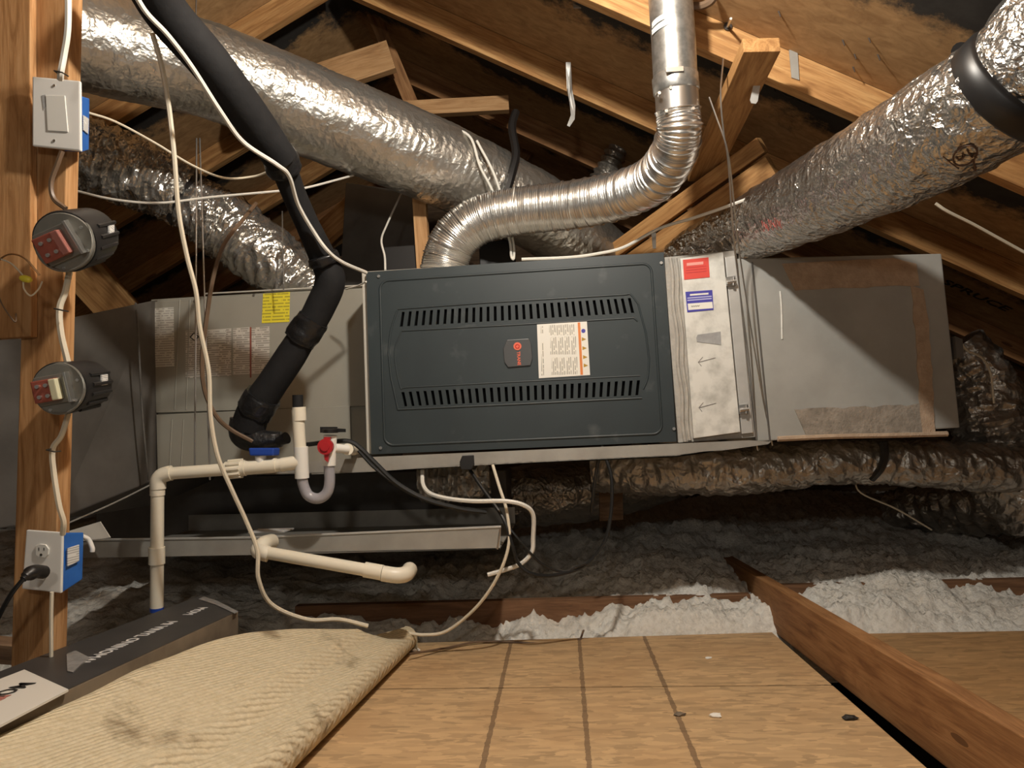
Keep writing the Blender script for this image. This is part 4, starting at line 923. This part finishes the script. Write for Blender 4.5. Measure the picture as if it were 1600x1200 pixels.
cable('bell_wire', [(1335, 745, 2.6), (1345, 770, 2.6), (1400, 795, 2.6), (1456, 828, 2.6)], .003, CABLEC, 'pale wire end poking out over the dark insulation', 'wire')
cable('electrical_cable', [(640, 1022, 2.10), (700, 1012, 2.2), (745, 1003, 2.25), (800, 1003, 2.25), (870, 1008, 2.24), (902, 1004, 2.25), (912, 985, 2.30)], .0032, CABLEB, 'dark wire lying along the far edge of the floor')

# ================================================================== ROOF HARDWARE
tag(MB().prism([PD(884, 97, 2.52), PD(892, 97, 2.52), PD(894, 140, 2.52), PD(899, 165, 2.5), (PD(898, 186, 2.49)), PD(890, 198, 2.48), PD(886, 196, 2.48), PD(892, 180, 2.49), PD(890, 160, 2.5), PD(886, 140, 2.52)], (0, .003, 0)).build('metal_strap', GALV), 'long curled metal strap hanging from a rafter', 'strap')
tag(MB().prism([PD(894, -20, 2.3), PD(907, -20, 2.3), PD(908, 12, 2.3), PD(896, 12, 2.3)], (0, .003, 0)).build('metal_strap', GALV), 'stub of metal strap at the top edge beside the vent', 'strap')
tag(MB().prism([PD(1180, 121, 1.99), PD(1190, 121, 1.99), PD(1184, 158, 1.99), PD(1181, 162, 1.99), PD(1174, 161, 1.99), PD(1172, 156, 1.99)], (0, .003, 0)).build('metal_strap', GALV), 'short bright metal strap behind the slanted web board', 'strap')
NP = plate('nail_plate', [(1233, 78), (1246, 77), (1249, 125), (1237, 121)], 1.996, .003, GALV_DULL); tag(NP, 'narrow punched nail plate on the bright rafter', 'nail plate')
BO = thing('lag_bolt', 'steel bolt and washer in the bright rafter', 'bolt', PY(1138, 40, 1.99))
c = PY(1137, 42, 1.998); MB().cyl(c, c - Vector((0, .004, 0)), .011, 18).build('washer', STAPLE, BO, True)
MB().tube([c, PD(1142, 29, 1.93)], [.004, .0035], 8).build('shank', STEEL, BO, True)
for i, (x, y) in enumerate(((1316, 67), (1356, 62), (1334, 88), (1332, 108), (1371, 90), (1216, 22))):
    X = (x - 800) / F * 1.9; a = None
    for d in [1.5 + k * .01 for k in range(60)]:
        p = PD(x, y, d)
        if p.z < zr(p.x) + .098: a = p
        elif a is None: a = p; break
        else: break
    a = PD(x, y, (a - CAM).dot(FW))
    tag(MB().tube([a + Vector((0, 0, .012)), a + Vector((.004, -.004, -.010))], [.0024, .0012], 6).build('roofing_nail', M('rusty_nail', (.05, .035, .025), rough=.8) if i == 0 else bpy.data.materials['rusty_nail'], None, True), 'lone roofing nail point poking out above the slanted web board end' if i == 5 else 'roofing nail point in the cluster poking through the sheathing above the bright rafter', 'nail', 'nail points above the bright rafter')
cable('conduit', [(1075, 8, 2.0), (1095, 9, 1.97), (1110, 3, 1.95), (1118, -8, 1.94)], .010, CABLEB, 'short brown armoured cable at the top beside the vent', 'cable')
tag(MB().tube([PD(1500, 82, 1.72), PD(1525, 72, 1.74), PD(1545, 78, 1.76)], [.022, .03, .026], 14).build('black_collar', RUBBER, None, True), 'small black collar on the sheathing above the creased duct', 'collar')
# grade stamp lettering on rafter faces
sd_ = Vector((1, 0, -.54))
def deck_hit(x, y):
    r = ray(x, y); t = (zr(0) + dn - .0025 - CAM.z) / (r.z + .54 * r.x); return CAM + r * t
for x, y, txt, lab in ((1222, 141, 'SPRCED', 'black stamped lettering on the sheathing behind the nail plate'), (1525, 462, 'SPRUCE', 'black stamped lettering on the dim sheathing past the plenum corner')):
    o = text_mesh('grade_stamp', txt, .075, INKBLACK, basis(sd_, Vector((0, -1, 0)), deck_hit(x, y)), None, .0004, bold=.001); tag(o, lab, 'stamp')

tag(plate('trunk_duct', [(150, 742), (790, 735), (795, 832), (150, 846)], 2.86, .3, BOARDDARK, bevel=.004), 'dark duct board trunk behind the drain pan', 'duct')
# black boxes and panels on top behind the furnace
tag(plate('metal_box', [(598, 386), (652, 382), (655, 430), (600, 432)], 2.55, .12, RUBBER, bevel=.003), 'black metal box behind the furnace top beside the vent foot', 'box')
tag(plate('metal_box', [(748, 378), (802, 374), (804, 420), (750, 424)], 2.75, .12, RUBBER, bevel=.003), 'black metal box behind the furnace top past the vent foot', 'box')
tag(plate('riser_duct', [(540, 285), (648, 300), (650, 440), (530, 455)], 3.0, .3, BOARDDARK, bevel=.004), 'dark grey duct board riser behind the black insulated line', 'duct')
tag(plate('bracket', [(722, 712), (740, 711), (741, 726), (736, 734), (720, 734), (718, 722)], YD - .012, .03, RUBBER, bevel=.002), 'small black bracket clipped on the furnace rail', 'bracket')
tag(plate('wood_leg', [(937, 762), (973, 760), (974, 812), (937, 814)], 2.95, .05, W_OLD, bevel=.002), 'short wooden leg standing in the dark under the furnace', 'leg block')
tag(MB().prism([PD(1018, 365, 2.35), PD(1025, 363, 2.35), PD(1025, 388, 2.35), PD(1020, 388, 2.35)], (0, .004, 0)).build('metal_tab', GALV), 'small slotted metal tab standing on the furnace top corner', 'tab')

# ================================================================== CARTON, BOARD, CARPET
ZC = .215
cA, cB, cC, cDd = PZ(107, 1077, ZC), PZ(372, 955, ZC), PZ(315, 930, ZC), PZ(60, 1036, ZC)
dirn = (cB - cA).normalized(); cA2 = cA - dirn * .55; wv_ = (cC - cB)
CT = thing('flooring_carton', 'long black printed carton lying behind the folded carpet', 'carton', (cA + cC) / 2 - Vector((0, 0, .2)))
CX = MB().prism([cA2, cB, cB + wv_, cA2 + wv_], (0, 0, -.055)).build('box', CARTON_SIDE, CT, bevel=.002)
MB().prism([p + Vector((0, 0, .0008)) for p in (cA2, cB, cB + wv_, cA2 + wv_)], (0, 0, -.0006)).build('printed_top', CARTON_TOP, CX)
MB().prism([p - Vector((0, 0, .055)) for p in (cA2, cB, cB + wv_, cA2 + wv_)], (0, 0, -.15)).build('under_stack', M('dark_stack', (.05, .042, .035), rough=.8), CT)
p0_, p1_ = PZ(140, 1031, ZC), PZ(258, 977, ZC); tdir = (p0_ - p1_).normalized(); cen = (p0_ + p1_) / 2 + Vector((0, 0, .0015))
text_mesh('carton_lettering', 'MI VINYL ONINOMAL', .034, INKWHITE, basis(tdir, _z.cross(tdir), cen), CX, .0003, bold=.0006)
p0_, p1_ = PZ(288, 964, ZC), PZ(320, 948, ZC); cen = (p0_ + p1_) / 2 + Vector((0, 0, .0015))
text_mesh('carton_lettering', 'MOM', .034, INKWHITE, basis(tdir, _z.cross(tdir), cen), CX, .0003, bold=.0006)
for poly in ([(104, 1022), (118, 1016), (142, 1028), (128, 1036), (114, 1050), (105, 1048)], [(318, 932), (338, 938), (372, 955), (366, 958), (336, 944), (310, 936)]):
    q = [PZ(x, y, ZC + .003) for x, y in poly]; MB().prism(q, (0, 0, -.002)).build('torn_film', WRAP, CX)
q = [PZ(x, y, ZC + .004) for x, y in ((107, 1077), (38, 1046), (-60, 1084), (-60, 1165), (0, 1133))]
BRD = MB().prism(q, (0, 0, -.0035)).build('sample_board', M('cream_board', (.66, .63, .57), rough=.5)); tag(BRD, 'white printed sample board lying on the black carton', 'board')
a_, b_ = PZ(46, 1066, ZC), PZ(0, 1087, ZC); td = (b_ - a_).normalized()
td = -(dirn)
text_mesh('board_lettering', 'MOHAWK', .040, INKBLACK, basis(td, _z.cross(td), PZ(45, 1066, ZC + .0052)), BRD, .0003, align='LEFT', bold=.0002)
lg = MB()
for k in range(5):
    c = PZ(18 - k * 9, 1086 + k * 5, ZC + .0045); e_ = _z.cross(td)
    lg.prism([c, c + td * .014, c + td * .022 + e_ * -.03, c + td * .008 + e_ * -.03], (0, 0, .0006))
lg.build('red_emblem', M('emblem_red', (.42, .16, .13), rough=.5), BRD)

# carpet folded back on itself
bnd = spline([PD(648, 1001, 2.22), PD(628, 986, 2.16), PD(590, 977, 2.08), PD(540, 974, 2.0), PD(450, 976, 1.86), PD(370, 985, 1.72), PD(285, 1016, 1.55), PD(200, 1050, 1.42), PD(100, 1093, 1.27), PD(0, 1135, 1.14), PD(-120, 1190, 1.0)], 7)
f0_, f1_ = g(640, 1018), g(455, 1206); e_ = (f1_ - f0_); e_.z = 0; e_n = e_.normalized()
# replace the first point with an under-fold profile: start below, round the edge, then the top sheet
vs, fs = [], []; rowsN = 70; Lr = 1.1
out_n = Vector((-e_n.y, e_n.x, 0)); out_n = out_n if out_n.x > 0 else -out_n
prof = []
tip = Vector((f0_.x, f0_.y, 0))
rr0 = .034
for k in range(9):
    a = R(-90 + 180 * k / 8); prof.append(('arc', a))
bt_ = [b for b in bnd if (Vector((b.x, b.y, 0)) - tip).dot(-out_n) > .045]
def rug_row(s):
    o_ = tip + e_n * (s * Lr)
    row = [o_ - out_n * .30 + Vector((0, 0, .004)), o_ - out_n * .10 + Vector((0, 0, .004))]
    rad_ = rr0 * (1 + .25 * s)
    for tg, a in prof: row.append(o_ + out_n * (rad_ * math.cos(a) - rad_ * .3) + Vector((0, 0, .004 + rad_ + rad_ * math.sin(a))))
    top0 = row[-1]
    for j, b in enumerate(bt_):
        q = Vector(b) + e_n * (s * Lr); w_ = min(1, (j + 3) / 7)
        zt = top0.z + (b.z - top0.z) * (w_ ** .8)
        edge = math.exp(-(s * Lr / .018)) * .03
        q.z = zt - edge + .006 * noise.noise(Vector((q.x * 6, q.y * 6, 0))) + .02 * s * w_
        row.append(q)
    return row
for i in range(rowsN):
    s = (i / (rowsN - 1)) ** 1.6
    vs += rug_row(s)
ncol = len(vs) // rowsN
for i in range(rowsN - 1):
    for k in range(ncol - 1): fs.append((i * ncol + k, i * ncol + k + 1, (i + 1) * ncol + k + 1, (i + 1) * ncol + k))
# skirt along the far boundary down to the floor
b0 = len(vs)
for k in range(ncol): v = vs[k]; vs.append(Vector((v.x, v.y, .002)))
for k in range(ncol - 1): fs.append((k + 1, k, b0 + k, b0 + k + 1))
o = make('folded_carpet', vs, fs, RUG, None, True); tag(o, 'beige carpet folded over with its ribbed backing up on the floor boards', 'carpet')

# crumbs on the floor
for i, (x, y, r, mat_, lab) in enumerate(((1119, 1120, .009, PAPERW, 'pale wood chip on the boards near the floor joist'), (1107, 1029, .006, PAPERW, 'small white crumb on the far floor board'), (1328, 1124, .010, INKBLACK, 'dark bark fleck on the boards beside the floor joist'), (648, 1017, .010, PAPERW, 'white crumb beside the carpet tip'), (1062, 1118, .008, CARTON_SIDE, 'tan wood chip lying on a dark board line'))):
    p = g(x, y); bm = bmesh.new(); bmesh.ops.create_icosphere(bm, subdivisions=2, radius=r)
    for v in bm.verts: v.co *= 1 + .5 * noise.noise(v.co * 180 + Vector((i, 0, 0))); v.co.x *= 1.5; v.co.z *= .5; v.co.z += r * .35
    me = bpy.data.meshes.new('floor_crumb'); bm.to_mesh(me); bm.free(); me.materials.append(mat_)
    oo = bpy.data.objects.new('floor_crumb', me); oo.location = p; COL.objects.link(oo); tag(oo, lab, 'crumb')
bpy.context.view_layer.update()
